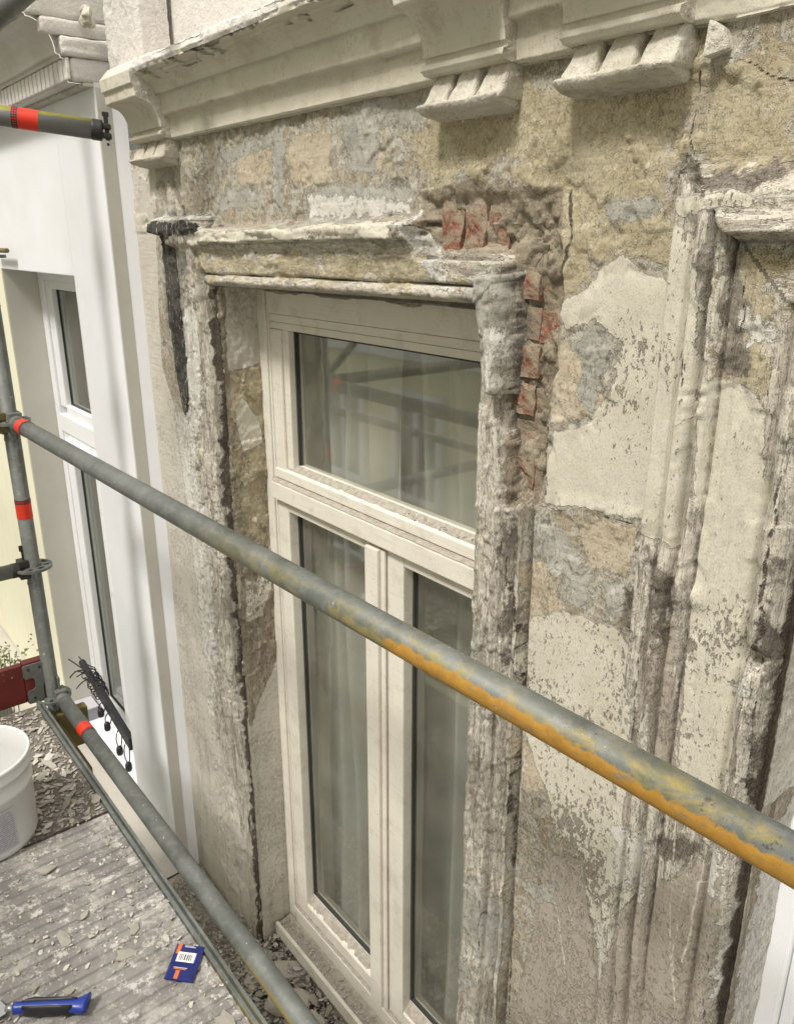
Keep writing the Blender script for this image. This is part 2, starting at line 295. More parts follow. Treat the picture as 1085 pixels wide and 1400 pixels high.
def old_wall(name, layers, base='wall', cav=True):
    """weathered plaster: a crusty ground with coats of paint, filler and render that end at broken edges"""
    k = NT(name, .92, .15)
    xyz = k.sep()
    n_big = k.noise(2.6, 6, .6); n_mid = k.noise(11, 7, .68, dist=.6); n_fine = k.noise(60, 6, .7); n_gr = k.noise(260, 3, .6)
    n_e1 = k.noise(13, 6, .62, vec=k.map(loc=(3, 7, 1)), dist=.5); n_e2 = k.noise(75, 4, .7, vec=k.map(loc=(1, 2, 9)))
    hzf = k.attr('m_hz')
    streak = k.noise(10, 6, .65, vec=k.mix(hzf, k.map(scale=(9, 9, .30)), k.map(scale=(.30, 9, 9))))
    mixn = k.ma('ADD', k.ma('MULTIPLY', n_mid, .6), k.ma('MULTIPLY', n_big, .4))
    if base == 'wall':
        c = k.ramp(mixn, [(.30, (.21,.165,.105)), (.42, (.38,.315,.21)), (.50, (.54,.47,.33)), (.58, (.60,.55,.44)), (.66, (.44,.41,.345)), (.75, (.52,.44,.31))])
    elif base == 'arch':
        m2 = k.ma('ADD', k.ma('MULTIPLY', streak, .5), k.ma('MULTIPLY', mixn, .5))
        c = k.ramp(m2, [(.32, (.13,.105,.08)), (.42, (.33,.285,.22)), (.50, (.50,.455,.37)), (.56, (.55,.51,.42)), (.62, (.30,.25,.18)), (.72, (.50,.46,.38))])
    elif base == 'reveal':
        c = k.ramp(mixn, [(.34, (.16,.125,.08)), (.46, (.26,.22,.16)), (.54, (.38,.33,.25)), (.64, (.45,.41,.33))])
    # hair-thin mottling and exposed grains
    c = k.mix(k.rng(n_fine, .54, .68), c, (.15,.12,.09))
    c = k.mix(k.rng(n_fine, .44, .33), c, (.56,.52,.44))
    fl = k.ma('MULTIPLY', k.rng(k.noise(24, 8, .78, vec=k.map(loc=(9, 1, 4)), dist=.25), .56, .575), .8)
    c = k.mix(fl, c, (.60,.57,.50))
    # mould and soot blotches
    bl = k.ma('MULTIPLY', k.rng(k.noise(6.5, 9, .78, vec=k.map(loc=(5, 5, 5)), dist=.8), .55, .62), .52)
    c = k.mix(bl, c, k.mix(n_fine, (.10,.085,.065), (.26,.22,.17)))
    h = k.ma('ADD', k.ma('MULTIPLY', n_fine, .0018), k.ma('MULTIPLY', n_gr, .0004))
    h = k.ma('ADD', h, k.ma('MULTIPLY', k.noise(28, 8, .75, dist=.7), .0022))
    # peeled strata: every level of a broken-up noise is another coat, with a thin dark edge and a step
    for (sc_, lv, lo_, w_, mp) in ((6.5, 8, (1, 1, 1), .62, .0022), (17, 7, (1, 1, .8), .45, .0014)):
        sn = k.ma('MULTIPLY', k.noise(sc_, 9, .66, vec=k.mix(hzf, k.map(scale=lo_ if base == 'wall' else (lo_[0] * 2.3, 1.3, lo_[2] * .28), loc=(sc_, 2, 7)), k.map(scale=(.4, 1.3, 2.0), loc=(sc_, 2, 7))), dist=.35), lv * 1.6)
        fl_ = k.ma('FLOOR', sn); fr_ = k.ma('FRACT', sn)
        wn_ = k.n('ShaderNodeTexWhiteNoise'); wn_.noise_dimensions = '1D'; k.put(wn_.inputs['W'], fl_); rv = wn_.outputs['Value']
        pal = {'wall': [(0, (.19,.155,.105)), (.2, (.44,.38,.27)), (.4, (.60,.54,.42)), (.55, (.44,.43,.385)), (.75, (.56,.48,.36)), (1, (.28,.24,.18))],
               'arch': [(0, (.17,.14,.11)), (.25, (.48,.44,.37)), (.5, (.66,.63,.55)), (.75, (.36,.31,.245)), (1, (.60,.56,.48))],
               'reveal': [(0, (.16,.12,.075)), (.35, (.30,.25,.18)), (.7, (.45,.40,.32)), (1, (.22,.17,.10))]}[base]
        c = k.mix(w_, c, k.ramp(rv, pal, 'CONSTANT' if False else 'LINEAR'))
        ed = k.ma('MULTIPLY', k.rng(fr_, .10, .03), k.rng(n_fine, .38, .50)); c = k.mix(k.ma('MULTIPLY', ed, .8), c, (.075,.06,.045))
        eh = k.rng(fr_, .90, .99); c = k.mix(k.ma('MULTIPLY', eh, .35), c, (.62,.59,.52))
        h = k.ma('ADD', h, k.ma('MULTIPLY', k.ma('ADD', rv, k.rng(fr_, 0, .06, -.4, 0)), mp))
    # network of cracks with dark lines
    cr = k.vor(5, vec=vecwarp(k, .22, 9), feat='DISTANCE_TO_EDGE')
    crm = k.ma('MULTIPLY', k.rng(cr, .008, .001), k.rng(k.noise(3.1, 3), .72, .76))
    LAY = {
     'beige': ((.60,.57,.50), (.53,.495,.425), .0),
     'ochre': ((.36,.305,.195), (.52,.465,.335), .001), 'peach': ((.54,.475,.37), (.46,.39,.285), .0015), 'taupe': ((.335,.295,.24), (.385,.345,.29), -.001),
     'dark': ((.14,.12,.10), (.27,.24,.20), 0), 'cream': ((.63,.60,.505), (.54,.51,.42), .003), 'filler': ((.48,.465,.41), (.31,.30,.265), .002),
     'white': ((.68,.66,.61), (.58,.555,.50), .002), 'scratch': ((.66,.62,.53), (.60,.56,.47), .0005), 'crack': ((.065,.052,.042), (.15,.12,.09), -.004), 'cavity': ((.25,.21,.155), (.36,.31,.235), 0), 'black': ((.035,.034,.032), (.12,.115,.105), 0)}
    for L in layers:
        ca, cb, th = LAY[L]
        amp1, amp2 = {'scratch': (.004, .006), 'crack': (.004, .006), 'beige': (.03, .01), 'taupe': (.05, .03), 'cream': (.035, .012), 'dark': (.12, .06), 'white': (.06, .05), 'black': (.03, .02), 'ochre': (.26, .08), 'cavity': (.025, .012)}.get(L, (.085, .035))
        s = k.ma('ADD', k.attr('m_' + L), k.ma('MULTIPLY', k.ma('SUBTRACT', n_e1, .5), amp1))
        s = k.ma('ADD', s, k.ma('MULTIPLY', k.ma('SUBTRACT', n_e2, .5), amp2))
        soft = {'taupe': .006, 'dark': .012, 'ochre': .012}.get(L, .0015)
        m = k.rng(s, 0, soft)
        cc = k.mix(k.rng(n_mid, .35, .65), ca, cb)
        if L == 'cream':
            sp = k.noise(150, 5, .72, dist=.12, vec=k.map(scale=(1.0, 1, .55), rot=(0, R(14), 0), loc=(4, 4, 4)))
            dens = k.noise(5.2, 4, .6, vec=k.map(loc=(2, 8, 3)))
            low = k.rng(xyz[2], -.35, -.95, 0, .085)
            thr = k.ma('SUBTRACT', k.rng(dens, .34, .68, .72, .545), low)
            spm = k.ma('MULTIPLY', k.ma('SUBTRACT', sp, thr), 28, clamp=True)
            big = k.noise(42, 8, .7, dist=.15, vec=k.map(scale=(1.0, 1, .6), loc=(8, 1, 6))); bgm = k.ma('MULTIPLY', k.ma('SUBTRACT', big, k.ma('ADD', thr, .045)), 45, clamp=True)
            spm = k.ma('MAXIMUM', spm, bgm)
            rimm = k.ma('MULTIPLY', k.rng(k.ma('SUBTRACT', k.ma('ADD', thr, .045), big), .0, .014, 1, 0), k.ma('SUBTRACT', 1., bgm)); cc = k.mix(k.ma('MULTIPLY', rimm, .45, clamp=True), cc, (.72,.70,.63))
            cc = k.mix(spm, cc, k.mix(n_fine, (.20,.17,.13), (.34,.30,.245)))
            m = k.ma('SUBTRACT', m, k.ma('MULTIPLY', spm, .25), clamp=True)
            h = k.ma('ADD', h, k.ma('MULTIPLY', k.noise(38, 3, .5, vec=k.map(scale=(.25, 1, 2.6), rot=(0, R(-8), 0))), .0016))
            h = k.ma('SUBTRACT', h, k.ma('MULTIPLY', spm, .0012))
        elif L == 'beige':
            cc = k.mix(k.ma('MULTIPLY', k.rng(k.noise(9, 5, .6, vec=k.map(scale=(4, 4, .22), loc=(3, 1, 1))), .50, .85), k.rng(xyz[2], -1.0, -1.9)), cc, (.35,.31,.255))
            cc = k.mix(k.ma('MULTIPLY', k.rng(k.noise(120, 6, .75, vec=k.map(scale=(1, 1, .4))), .56, .62), .22), cc, (.36,.32,.25))
        elif L == 'taupe':
            cc = k.mix(k.rng(k.noise(160, 2, .5), .70, .74), cc, (.50,.47,.41))
            cc = k.mix(k.ma('MULTIPLY', k.rng(k.noise(9, 5, .6, vec=k.map(scale=(6, 6, .35))), .42, .68), .45), cc, (.44,.40,.34))
        elif L == 'black':
            cc = k.mix(k.rng(k.noise(70, 5, .7, vec=k.map(scale=(2.4, 1, .35))), .60, .63), cc, (.50,.48,.43))
        else:
            cc = k.mix(k.rng(n_fine, .56, .66), cc, tuple(v * .62 for v in cb))
            if L in ('peach', 'ochre'): cc = k.mix(k.rng(n_e2, .60, .66), cc, (.58,.53,.43))
        c = k.mix(m, c, cc)
        edge = k.ma('MULTIPLY', k.rng(s, -.0045, -.001), k.rng(s, .0012, .0))
        if L in ('cream', 'filler', 'peach', 'white'): c = k.mix(k.ma('MULTIPLY', edge, .65), c, k.mix(n_fine, (.12,.10,.075), (.60,.57,.50)))
        if th: h = k.ma('ADD', h, k.ma('MULTIPLY', m, th))
        if L in ('taupe', 'cream', 'filler', 'peach', 'beige'):
            h = k.mix(k.ma('MULTIPLY', m, {'taupe': .93, 'beige': .92, 'cream': .86}.get(L, .7)), h, k.ma('ADD', k.ma('MULTIPLY', m, th + .0042), k.ma('MULTIPLY', n_e2, .0008)))
    h = k.ma('ADD', h, k.ma('MULTIPLY', k.noise(420, 3, .6), .0003)); h = k.ma('ADD', h, k.ma('MULTIPLY', k.noise(110, 4, .7, vec=k.map(loc=(6, 6, 6))), .0008))
    gr2 = k.noise(330, 3, .7, vec=k.map(loc=(1, 5, 2))); c = k.mix(k.ma('MULTIPLY', k.rng(gr2, .54, .66), .30), c, (.16,.13,.10)); c = k.mix(k.ma('MULTIPLY', k.rng(gr2, .44, .34), .20), c, (.66,.63,.56))
    c = k.mix(crm, c, (.075,.06,.048)); h = k.ma('SUBTRACT', h, k.ma('MULTIPLY', crm, .005))
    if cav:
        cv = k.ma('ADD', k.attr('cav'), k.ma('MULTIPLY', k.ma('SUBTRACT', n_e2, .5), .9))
        c = k.mix(k.ma('MULTIPLY', k.rng(cv, .35, .8), .75), c, (.085,.068,.052))  # hollows darkened: gathered dirt plus shading contrast put into the colour
    k.col(c); k.bump(h)
    MAT[name] = k.m; return k.m
def vecwarp(k, amt, sc):
    n = k.n('ShaderNodeTexNoise'); n.inputs['Scale'].default_value = sc; n.inputs['Detail'].default_value = 4; k.t.links.new(k.co, n.inputs['Vector'])
    a = k.n('ShaderNodeVectorMath'); a.operation = 'SUBTRACT'; k.t.links.new(n.outputs['Color'], a.inputs[0]); a.inputs[1].default_value = (.5, .5, .5)
    b = k.n('ShaderNodeVectorMath'); b.operation = 'SCALE'; k.t.links.new(a.outputs[0], b.inputs[0]); b.inputs['Scale'].default_value = amt
    c = k.n('ShaderNodeVectorMath'); c.operation = 'ADD'; k.t.links.new(b.outputs[0], c.inputs[0]); k.t.links.new(k.co, c.inputs[1]); return c.outputs[0]
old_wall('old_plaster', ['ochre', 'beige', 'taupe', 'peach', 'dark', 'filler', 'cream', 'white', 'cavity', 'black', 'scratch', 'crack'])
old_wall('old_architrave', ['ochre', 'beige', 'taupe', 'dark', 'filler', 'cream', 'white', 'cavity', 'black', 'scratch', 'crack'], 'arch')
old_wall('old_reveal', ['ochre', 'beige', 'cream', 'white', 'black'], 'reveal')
def stucco(name, ca, cb, sc, bd, dirt=.3, dcol=(.30,.27,.2), streaks=False, vorb=False):
    k = NT(name, .9, .2)
    n1 = k.noise(5, 6, .6); n2 = k.noise(sc, 4, .65); n3 = k.noise(sc * 3, 3, .6)
    c = k.mix(k.rng(n1, .35, .65), ca, cb)
    dm = k.ma('MULTIPLY', k.rng(k.noise(150, 5, .7), .56, .66), k.rng(k.noise(7, 5, .6, vec=k.map(loc=(3, 3, 3))), .45, .62))
    c = k.mix(k.ma('MULTIPLY', dm, dirt), c, dcol); c = k.mix(k.ma('MULTIPLY', k.rng(k.noise(11, 8, .78, vec=k.map(loc=(6, 3, 3))), .52, .64), dirt * .55), c, tuple(v * 1.35 for v in dcol))
    if streaks: c = k.mix(k.ma('MULTIPLY', k.rng(k.noise(7, 5, .6, vec=k.map(scale=(5, 5, .3))), .45, .7), dirt), c, dcol)
    k.col(c)
    h = k.ma('ADD', k.ma('MULTIPLY', n2, bd), k.ma('MULTIPLY', n3, bd * .35))
    if vorb: h = k.ma('ADD', h, k.ma('MULTIPLY', k.vor(sc * .8, feat='SMOOTH_F1'), -bd))
    k.bump(h); MAT[name] = k.m; return k.m
stucco('cornice_paint', (.66,.625,.53), (.57,.535,.44), 70, .0016, .75, (.27,.24,.18))
stucco('cornice_worn', (.66,.63,.55), (.50,.46,.375), 70, .0055, .95, (.17,.145,.115), vorb=True)
stucco('rough_stucco', (.72,.69,.65), (.66,.63,.585), 80, .0045, .2, (.45,.41,.36))
stucco('pale_ledge', (.56,.53,.47), (.50,.47,.41), 60, .001, .4, (.38,.34,.28))
stucco('rough_stucco_pink', (.60,.555,.52), (.53,.49,.455), 90, .0055, .4, (.38,.33,.30))
stucco('white_paint_wall', (.80,.81,.835), (.765,.77,.785), 40, .0006, .10, (.6,.6,.58))
stucco('cream_pier_paint', (.80,.775,.60), (.77,.745,.58), 40, .0003, .3, (.68,.66,.50), streaks=True)
stucco('beige_reveal', (.62,.60,.54), (.58,.56,.50), 60, .0003, .1)
stucco('return_grey', (.62,.60,.55), (.58,.56,.51), 60, .0003, .2)
stucco('old_white_stucco', (.70,.68,.63), (.60,.575,.52), 90, .003, .4, (.35,.32,.27))
simple('upvc_white', (.84,.85,.87), .35, spec=.5, var=.02, bd=0)
def wood():
    k = NT('window_paint', .5, .35)
    n = k.noise(6, 5, .6); g = k.noise(40, 3, .6, vec=k.map(scale=(1, 1, 1)))
    c = k.mix(k.rng(n, .35, .65), (.77,.735,.65), (.71,.67,.585))
    gx = k.noise(60, 4, .6, vec=k.map(scale=(.12, 1, 3)))
    c = k.mix(k.ma('MULTIPLY', k.rng(gx, .55, .7), .22), c, (.40,.35,.26))
    c = k.mix(k.rng(k.noise(190, 2), .735, .75), c, (.12,.10,.08))
    c = k.mix(k.ma('MULTIPLY', k.rng(k.noise(14, 6, .7, vec=k.map(loc=(2, 2, 2))), .52, .68), .35), c, (.42,.38,.30))
    k.col(c); k.bump(k.ma('MULTIPLY', g, .0003)); MAT['window_paint'] = k.m
wood()
simple('dust', (.40,.365,.31), .95, spec=.1, var=.35, bs=350, bd=.0015, vs_=60)
simple('gasket', (.035,.037,.035), .5)
simple('brass_dirt', (.30,.24,.11), .5, metal=.6)
simple('black_plastic', (.018,.019,.022), .45)
simple('dark_iron', (.045,.043,.04), .5, metal=.4)
simple('olive_paint', (.15,.12,.04), .55, var=.3)
simple('red_brown_board', (.15,.022,.018), .55, var=.3, vs_=14)
simple('brushed_steel', (.45,.45,.45), .35, metal=.8)
simple('blue_plastic', (.012,.035,.26), .35, spec=.5)
simple('packet_blue', (.014,.022,.13), .4, var=.3, vs_=40)
simple('packet_orange', (.55,.14,.04), .5)
simple('paper_white', (.75,.75,.73), .6, var=.03)
simple('ink', (.03,.03,.035), .6)
simple('label_grey', (.50,.49,.52), .55, var=.03)
simple('label_print', (.30,.29,.33), .6)
simple('street', (.09,.09,.085), .9)
simple('yellow_facade', (.66,.62,.42), .85, var=.06)
simple('room_wall', (.40,.41,.35), .9)
simple('room_floor', (.10,.085,.065), .8)
simple('curtain', (.47,.475,.42), .9, var=.1)
simple('leaf', (.28,.30,.10), .7)
simple('dark_glass', (.14,.145,.12), .1, spec=.6, bd=0)
def galv(name, paint=False):
    k = NT(name, .45, .5, .55)
    n1 = k.noise(7, 6, .62, dist=.6); n2 = k.noise(46, 5, .7); sp = k.vor(85, out='Color')
    c = k.mix(k.rng(n1, .35, .66), (.105,.115,.10), (.185,.195,.18))
    c = k.mix(k.ma('MULTIPLY', k.rng(n2, .5, .7), .4), c, (.30,.31,.31))
    geo = k.n('ShaderNodeNewGeometry')
    nz = k.sep(geo.outputs['Normal'])[2]; x = k.sep()[0]
    k.put(k.b.inputs['Metallic'], .25)
    if paint:
        # green-yellow smears along the flank and an orange painted underside
        pn = k.noise(9, 7, .72, vec=k.map(loc=(2, 0, 0), scale=(1.0, 2.2, 2.2)), dist=.8)
        side = k.rng(nz, .97, .75)
        right = k.rng(x, -1.5, -.7)
        m1 = k.ma('MULTIPLY', k.ma('MULTIPLY', k.rng(pn, .44, .56), side), right)
        c = k.mix(k.ma('MULTIPLY', m1, .85), c, k.mix(k.rng(n2, .35, .65), (.20,.20,.07), (.36,.25,.04)))
        pw = k.ma('MULTIPLY', k.rng(k.noise(10, 5, .6, vec=k.map(loc=(7, 3, 0))), .55, .66), k.rng(x, -.9, -.4))
        c = k.mix(k.ma('MULTIPLY', pw, .6), c, (.34,.38,.42))
        lo = k.ma('ADD', k.ma('MULTIPLY', nz, -1), k.ma('MULTIPLY', k.ma('ADD', k.ma('SUBTRACT', n1, .5), k.ma('MULTIPLY', k.ma('SUBTRACT', n2, .5), 1.1)), .75))
        m2 = k.ma('MULTIPLY', k.rng(lo, -.40, -.30), k.rng(k.ma('ADD', x, k.ma('MULTIPLY', n2, .05)), -.805, -.785))
        c = k.mix(m2, c, k.mix(k.rng(n2, .3, .7), (.47,.25,.035), (.30,.16,.03)))
        c = k.mix(k.ma('MULTIPLY', k.rng(k.noise(70, 5, .75, vec=k.map(loc=(2, 6, 4))), .66, .69), .85), c, (.50,.48,.43))
        c = k.mix(k.ma('MULTIPLY', k.rng(k.noise(40, 7, .8, vec=k.map(scale=(.5, 2.2, 2.2), loc=(2, 1, 4))), .57, .60), .7), c, (.17,.165,.14))
        d = k.rng(k.noise(30, 6, .75, vec=k.map(loc=(4, 4, 4))), .64, .67)
        c = k.mix(k.ma('MULTIPLY', d, .8), c, (.06,.055,.05))
        k.put(k.b.inputs['Metallic'], k.ma('SUBTRACT', .25, k.ma('MULTIPLY', k.ma('MAXIMUM', m1, m2), .25), clamp=True))
    else:
        c = k.mix(k.rng(k.noise(60, 4, .7, vec=k.map(loc=(8, 8, 8))), .68, .70), c, (.60,.59,.56))
        yl = k.ma('MULTIPLY', k.rng(x, -1.45, -1.2), k.ma('MULTIPLY', k.rng(n1, .35, .55), k.rng(nz, .6, .1))); c = k.mix(k.ma('MULTIPLY', yl, .8), c, (.36,.27,.06))
    k.col(c); k.rough(k.rng(n1, .3, .7, .42, .62)); k.bump(k.ma('MULTIPLY', n2, .0004)); MAT[name] = k.m
galv('galvanised'); galv('galvanised_painted', True)
def galv_y():
    k = NT('galvanised_yellow_top', .5, .4, .3)
    n1 = k.noise(12, 6, .65); geo = k.n('ShaderNodeNewGeometry'); nz = k.sep(geo.outputs['Normal'])[2]
    c = k.mix(n1, (.13,.13,.125), (.21,.21,.20))
    m = k.rng(k.ma('ADD', nz, k.ma('MULTIPLY', n1, .7)), .75, .9)
    c = k.mix(m, c, k.mix(k.noise(50, 4), (.24,.22,.03), (.36,.34,.08))); k.col(c); MAT['galvanised_yellow_top'] = k.m
galv_y()
def tape():
    k = NT('red_tape', .4, .4)
    n = k.noise(60, 4, .6); k.col(k.mix(n, (.72,.045,.018), (.60,.03,.015)))
    MAT['red_tape'] = k.m
tape()
def brickm():
    k = NT('brick_red', .9, .15)
    n1 = k.noise(30, 6, .7); n2 = k.noise(16, 6, .7, vec=k.map(loc=(3, 3, 3)), dist=.5); n3 = k.noise(150, 3)
    c = k.ramp(n1, [(.3, (.15,.065,.045)), (.5, (.24,.10,.068)), (.7, (.30,.145,.10))])
    c = k.mix(k.rng(n2, .45, .55), c, k.mix(n3, (.25,.20,.145), (.38,.32,.24)))
    k.col(c); k.bump(k.ma('ADD', k.ma('MULTIPLY', n3, .002), k.ma('MULTIPLY', n1, .006))); MAT['brick_red'] = k.m
    k = NT('brick_mortared', .9, .15)
    n1 = k.noise(30, 6, .7); n2 = k.noise(14, 6, .7, vec=k.map(loc=(5, 3, 3)), dist=.5)
    c = k.ramp(n1, [(.3, (.22,.13,.085)), (.5, (.30,.20,.14)), (.7, (.34,.16,.10))])
    c = k.mix(k.rng(n2, .44, .50), c, (.26,.22,.165))
    k.col(c); k.bump(k.ma('MULTIPLY', n1, .008)); MAT['brick_mortared'] = k.m
brickm()
def deckm():
    k = NT('deck_metal', .75, .3, .1); k.co = k.n('ShaderNodeNewGeometry').outputs['Position']
    n1 = k.noise(5, 6, .65); n2 = k.noise(50, 6, .7); st = k.noise(30, 4, .6, vec=k.map(scale=(1, .12, 1)))
    c = k.mix(k.rng(n1, .35, .65), (.185,.175,.165), (.265,.255,.235))
    c = k.mix(k.ma('MULTIPLY', k.rng(st, .5, .7), .5), c, (.17,.155,.14))
    c = k.mix(k.ma('MULTIPLY', k.rng(k.noise(9, 8, .8, vec=k.map(loc=(1, 1, 1))), .50, .60), .75), c, (.42,.40,.365)); c = k.mix(k.ma('MULTIPLY', k.rng(k.noise(26, 8, .8, vec=k.map(loc=(5, 1, 1))), .56, .59), .8), c, (.56,.54,.50)); c = k.mix(k.ma('MULTIPLY', k.rng(k.noise(4, 8, .8, vec=k.map(loc=(5, 9, 1))), .56, .62), .5), c, (.12,.11,.10))
    c = k.mix(k.rng(n2, .6, .68), c, (.44,.42,.38)); k.col(c); k.bump(k.ma('MULTIPLY', n2, .0015)); MAT['deck_metal'] = k.m
    k = NT('deck_ply', .6, .35)
    n1 = k.noise(6, 6, .65); n2 = k.noise(70, 6, .7)
    c = k.mix(k.rng(n1, .35, .65), (.10,.082,.065), (.17,.15,.125)); c = k.mix(k.rng(n2, .50, .64), c, (.33,.31,.275))
    k.col(c); k.bump(k.ma('MULTIPLY', n2, .002)); MAT['deck_ply'] = k.m
deckm()
def bucketm():
    k = NT('bucket_plastic', .4, .45); k.b.inputs['Subsurface Weight'].default_value = 0
    n = k.noise(8, 4); k.col(k.mix(n, (.72,.72,.71), (.64,.64,.62)))
    MAT['bucket_plastic'] = k.m
bucketm()
def chipm():
    k = NT('plaster_chip', .92, .15)
    oi = k.n('ShaderNodeNewGeometry').outputs['Random Per Island']
    c = k.ramp(oi, [(0, (.26,.24,.205)), (.35, (.38,.355,.31)), (.7, (.50,.475,.425)), (.93, (.66,.64,.59)), (1, (.34,.29,.22))])
    n = k.noise(120, 4); c = k.mix(k.ma('MULTIPLY', n, .5), c, (.33,.29,.23)); k.col(c); k.bump(k.ma('MULTIPLY', n, .0015)); MAT['plaster_chip'] = k.m
chipm()
def glass(name, tint, dust=.10, boost=1.7):
    m = bpy.data.materials.new(name); m.use_nodes = True; t = m.node_tree; t.nodes.clear()
    out = t.nodes.new('ShaderNodeOutputMaterial'); gl = t.nodes.new('ShaderNodeBsdfGlossy'); gl.inputs['Roughness'].default_value = .03
    gl.inputs['Color'].default_value = (.96, .975, .95, 1)
    tr = t.nodes.new('ShaderNodeBsdfTransparent'); tr.inputs['Color'].default_value = (*tint, 1)
    fr = t.nodes.new('ShaderNodeFresnel'); fr.inputs['IOR'].default_value = 1.52
    mu = t.nodes.new('ShaderNodeMath'); mu.operation = 'MULTIPLY_ADD'; mu.use_clamp = True; mu.inputs[1].default_value = boost; mu.inputs[2].default_value = .05
    t.links.new(fr.outputs[0], mu.inputs[0])
    gg = t.nodes.new('ShaderNodeNewGeometry'); sb = t.nodes.new('ShaderNodeMath'); sb.operation = 'SUBTRACT'; sb.inputs[0].default_value = 1; t.links.new(gg.outputs['Backfacing'], sb.inputs[1])
    m2 = t.nodes.new('ShaderNodeMath'); m2.operation = 'MULTIPLY'; t.links.new(mu.outputs[0], m2.inputs[0]); t.links.new(sb.outputs[0], m2.inputs[1])
    mx = t.nodes.new('ShaderNodeMixShader'); t.links.new(m2.outputs[0], mx.inputs[0]); t.links.new(tr.outputs[0], mx.inputs[1]); t.links.new(gl.outputs[0], mx.inputs[2])
    df = t.nodes.new('ShaderNodeBsdfDiffuse'); df.inputs['Color'].default_value = (.42, .40, .34, 1)  # dust film, with some of the reflected veil put into its pale colour
    tc = t.nodes.new('ShaderNodeTexCoord'); no = t.nodes.new('ShaderNodeTexNoise'); no.inputs['Scale'].default_value = 5; no.inputs['Detail'].default_value = 7
    t.links.new(tc.outputs['Object'], no.inputs['Vector'])
    mr = t.nodes.new('ShaderNodeMapRange'); mr.inputs[1].default_value = .4; mr.inputs[2].default_value = .75; mr.inputs[3].default_value = dust * .3; mr.inputs[4].default_value = dust
    t.links.new(no.outputs['Fac'], mr.inputs[0])
    mx2 = t.nodes.new('ShaderNodeMixShader'); t.links.new(mr.outputs[0], mx2.inputs[0]); t.links.new(mx.outputs[0], mx2.inputs[1]); t.links.new(df.outputs[0], mx2.inputs[2])
    t.links.new(mx2.outputs[0], out.inputs['Surface']); MAT[name] = m
glass('window_glass', (.985, .99, .98), .20, 1.7); glass('white_window_glass', (.93, .95, .93), .10, 1.4)
# ================================================================ THE OLD FACADE
fac = empty('old_facade', (-1.5, W, LEDGE), 'weathered old plaster facade with peeling paint, brackets and exposed brick around its window', 'facade')
OX0, OX1, OZ = -2.087, -1.045, -0.125       # window opening
NX0, NX1, NZ = -0.430, 0.61, -0.145         # next window's opening
XL = -2.666                                 # where the white neighbour begins
def profL(t): return np.interp(t, [0,.004,.008,.014,.017,.021,.030,.045,.060,.072,.076,.082,.086,.100,.104,.160,.163,.168,.190,.194,.200,.280,.290], [.018,.016,-.004,-.006,.026,.040,.050,.052,.044,.034,.018,.016,.028,.030,.032,.030,.014,.034,.036,.018,.014,.010,0])
def profT(t): return np.interp(t, [0,.004,.010,.018,.026,.031,.034,.037,.089,.093,.100,.108,.112,.115,.138,.142,.152,.160], [-.02,.022,.043,.049,.042,.030,.014,.030,.030,.036,.047,.054,.050,.072,.075,.07,.02,0])
def profR(t): return np.interp(t, [0,.005,.012,.070,.074,.079,.083,.097,.101,.106,.114,.117,.124,.130], [0.0,.030,.037,.036,.016,.018,.032,.033,.010,.020,.018,-.014,-.014,0])
def profN(t): return np.interp(t, [0,.004,.009,.018,.028,.040,.050,.055,.060,.064,.070,.146,.149,.152,.165,.168,.175,.179,.192,.197,.200,.205,.232,.236,.240,.254,.260], [.016,.012,-.004,.034,.048,.052,.044,.036,.012,.026,.031,.032,.014,.048,.050,.022,.018,.050,.056,.052,.030,.052,.052,.030,.008,-.006,0])
def profNT(t): return np.interp(t, [0,.006,.018,.040,.062,.072,.143,.146,.152,.168,.174,.178,.200,.205,.236,.240], [-.02,.0,.04,.052,.02,.03,.031,.045,.066,.062,.050,.046,.046,.040,.008,0])
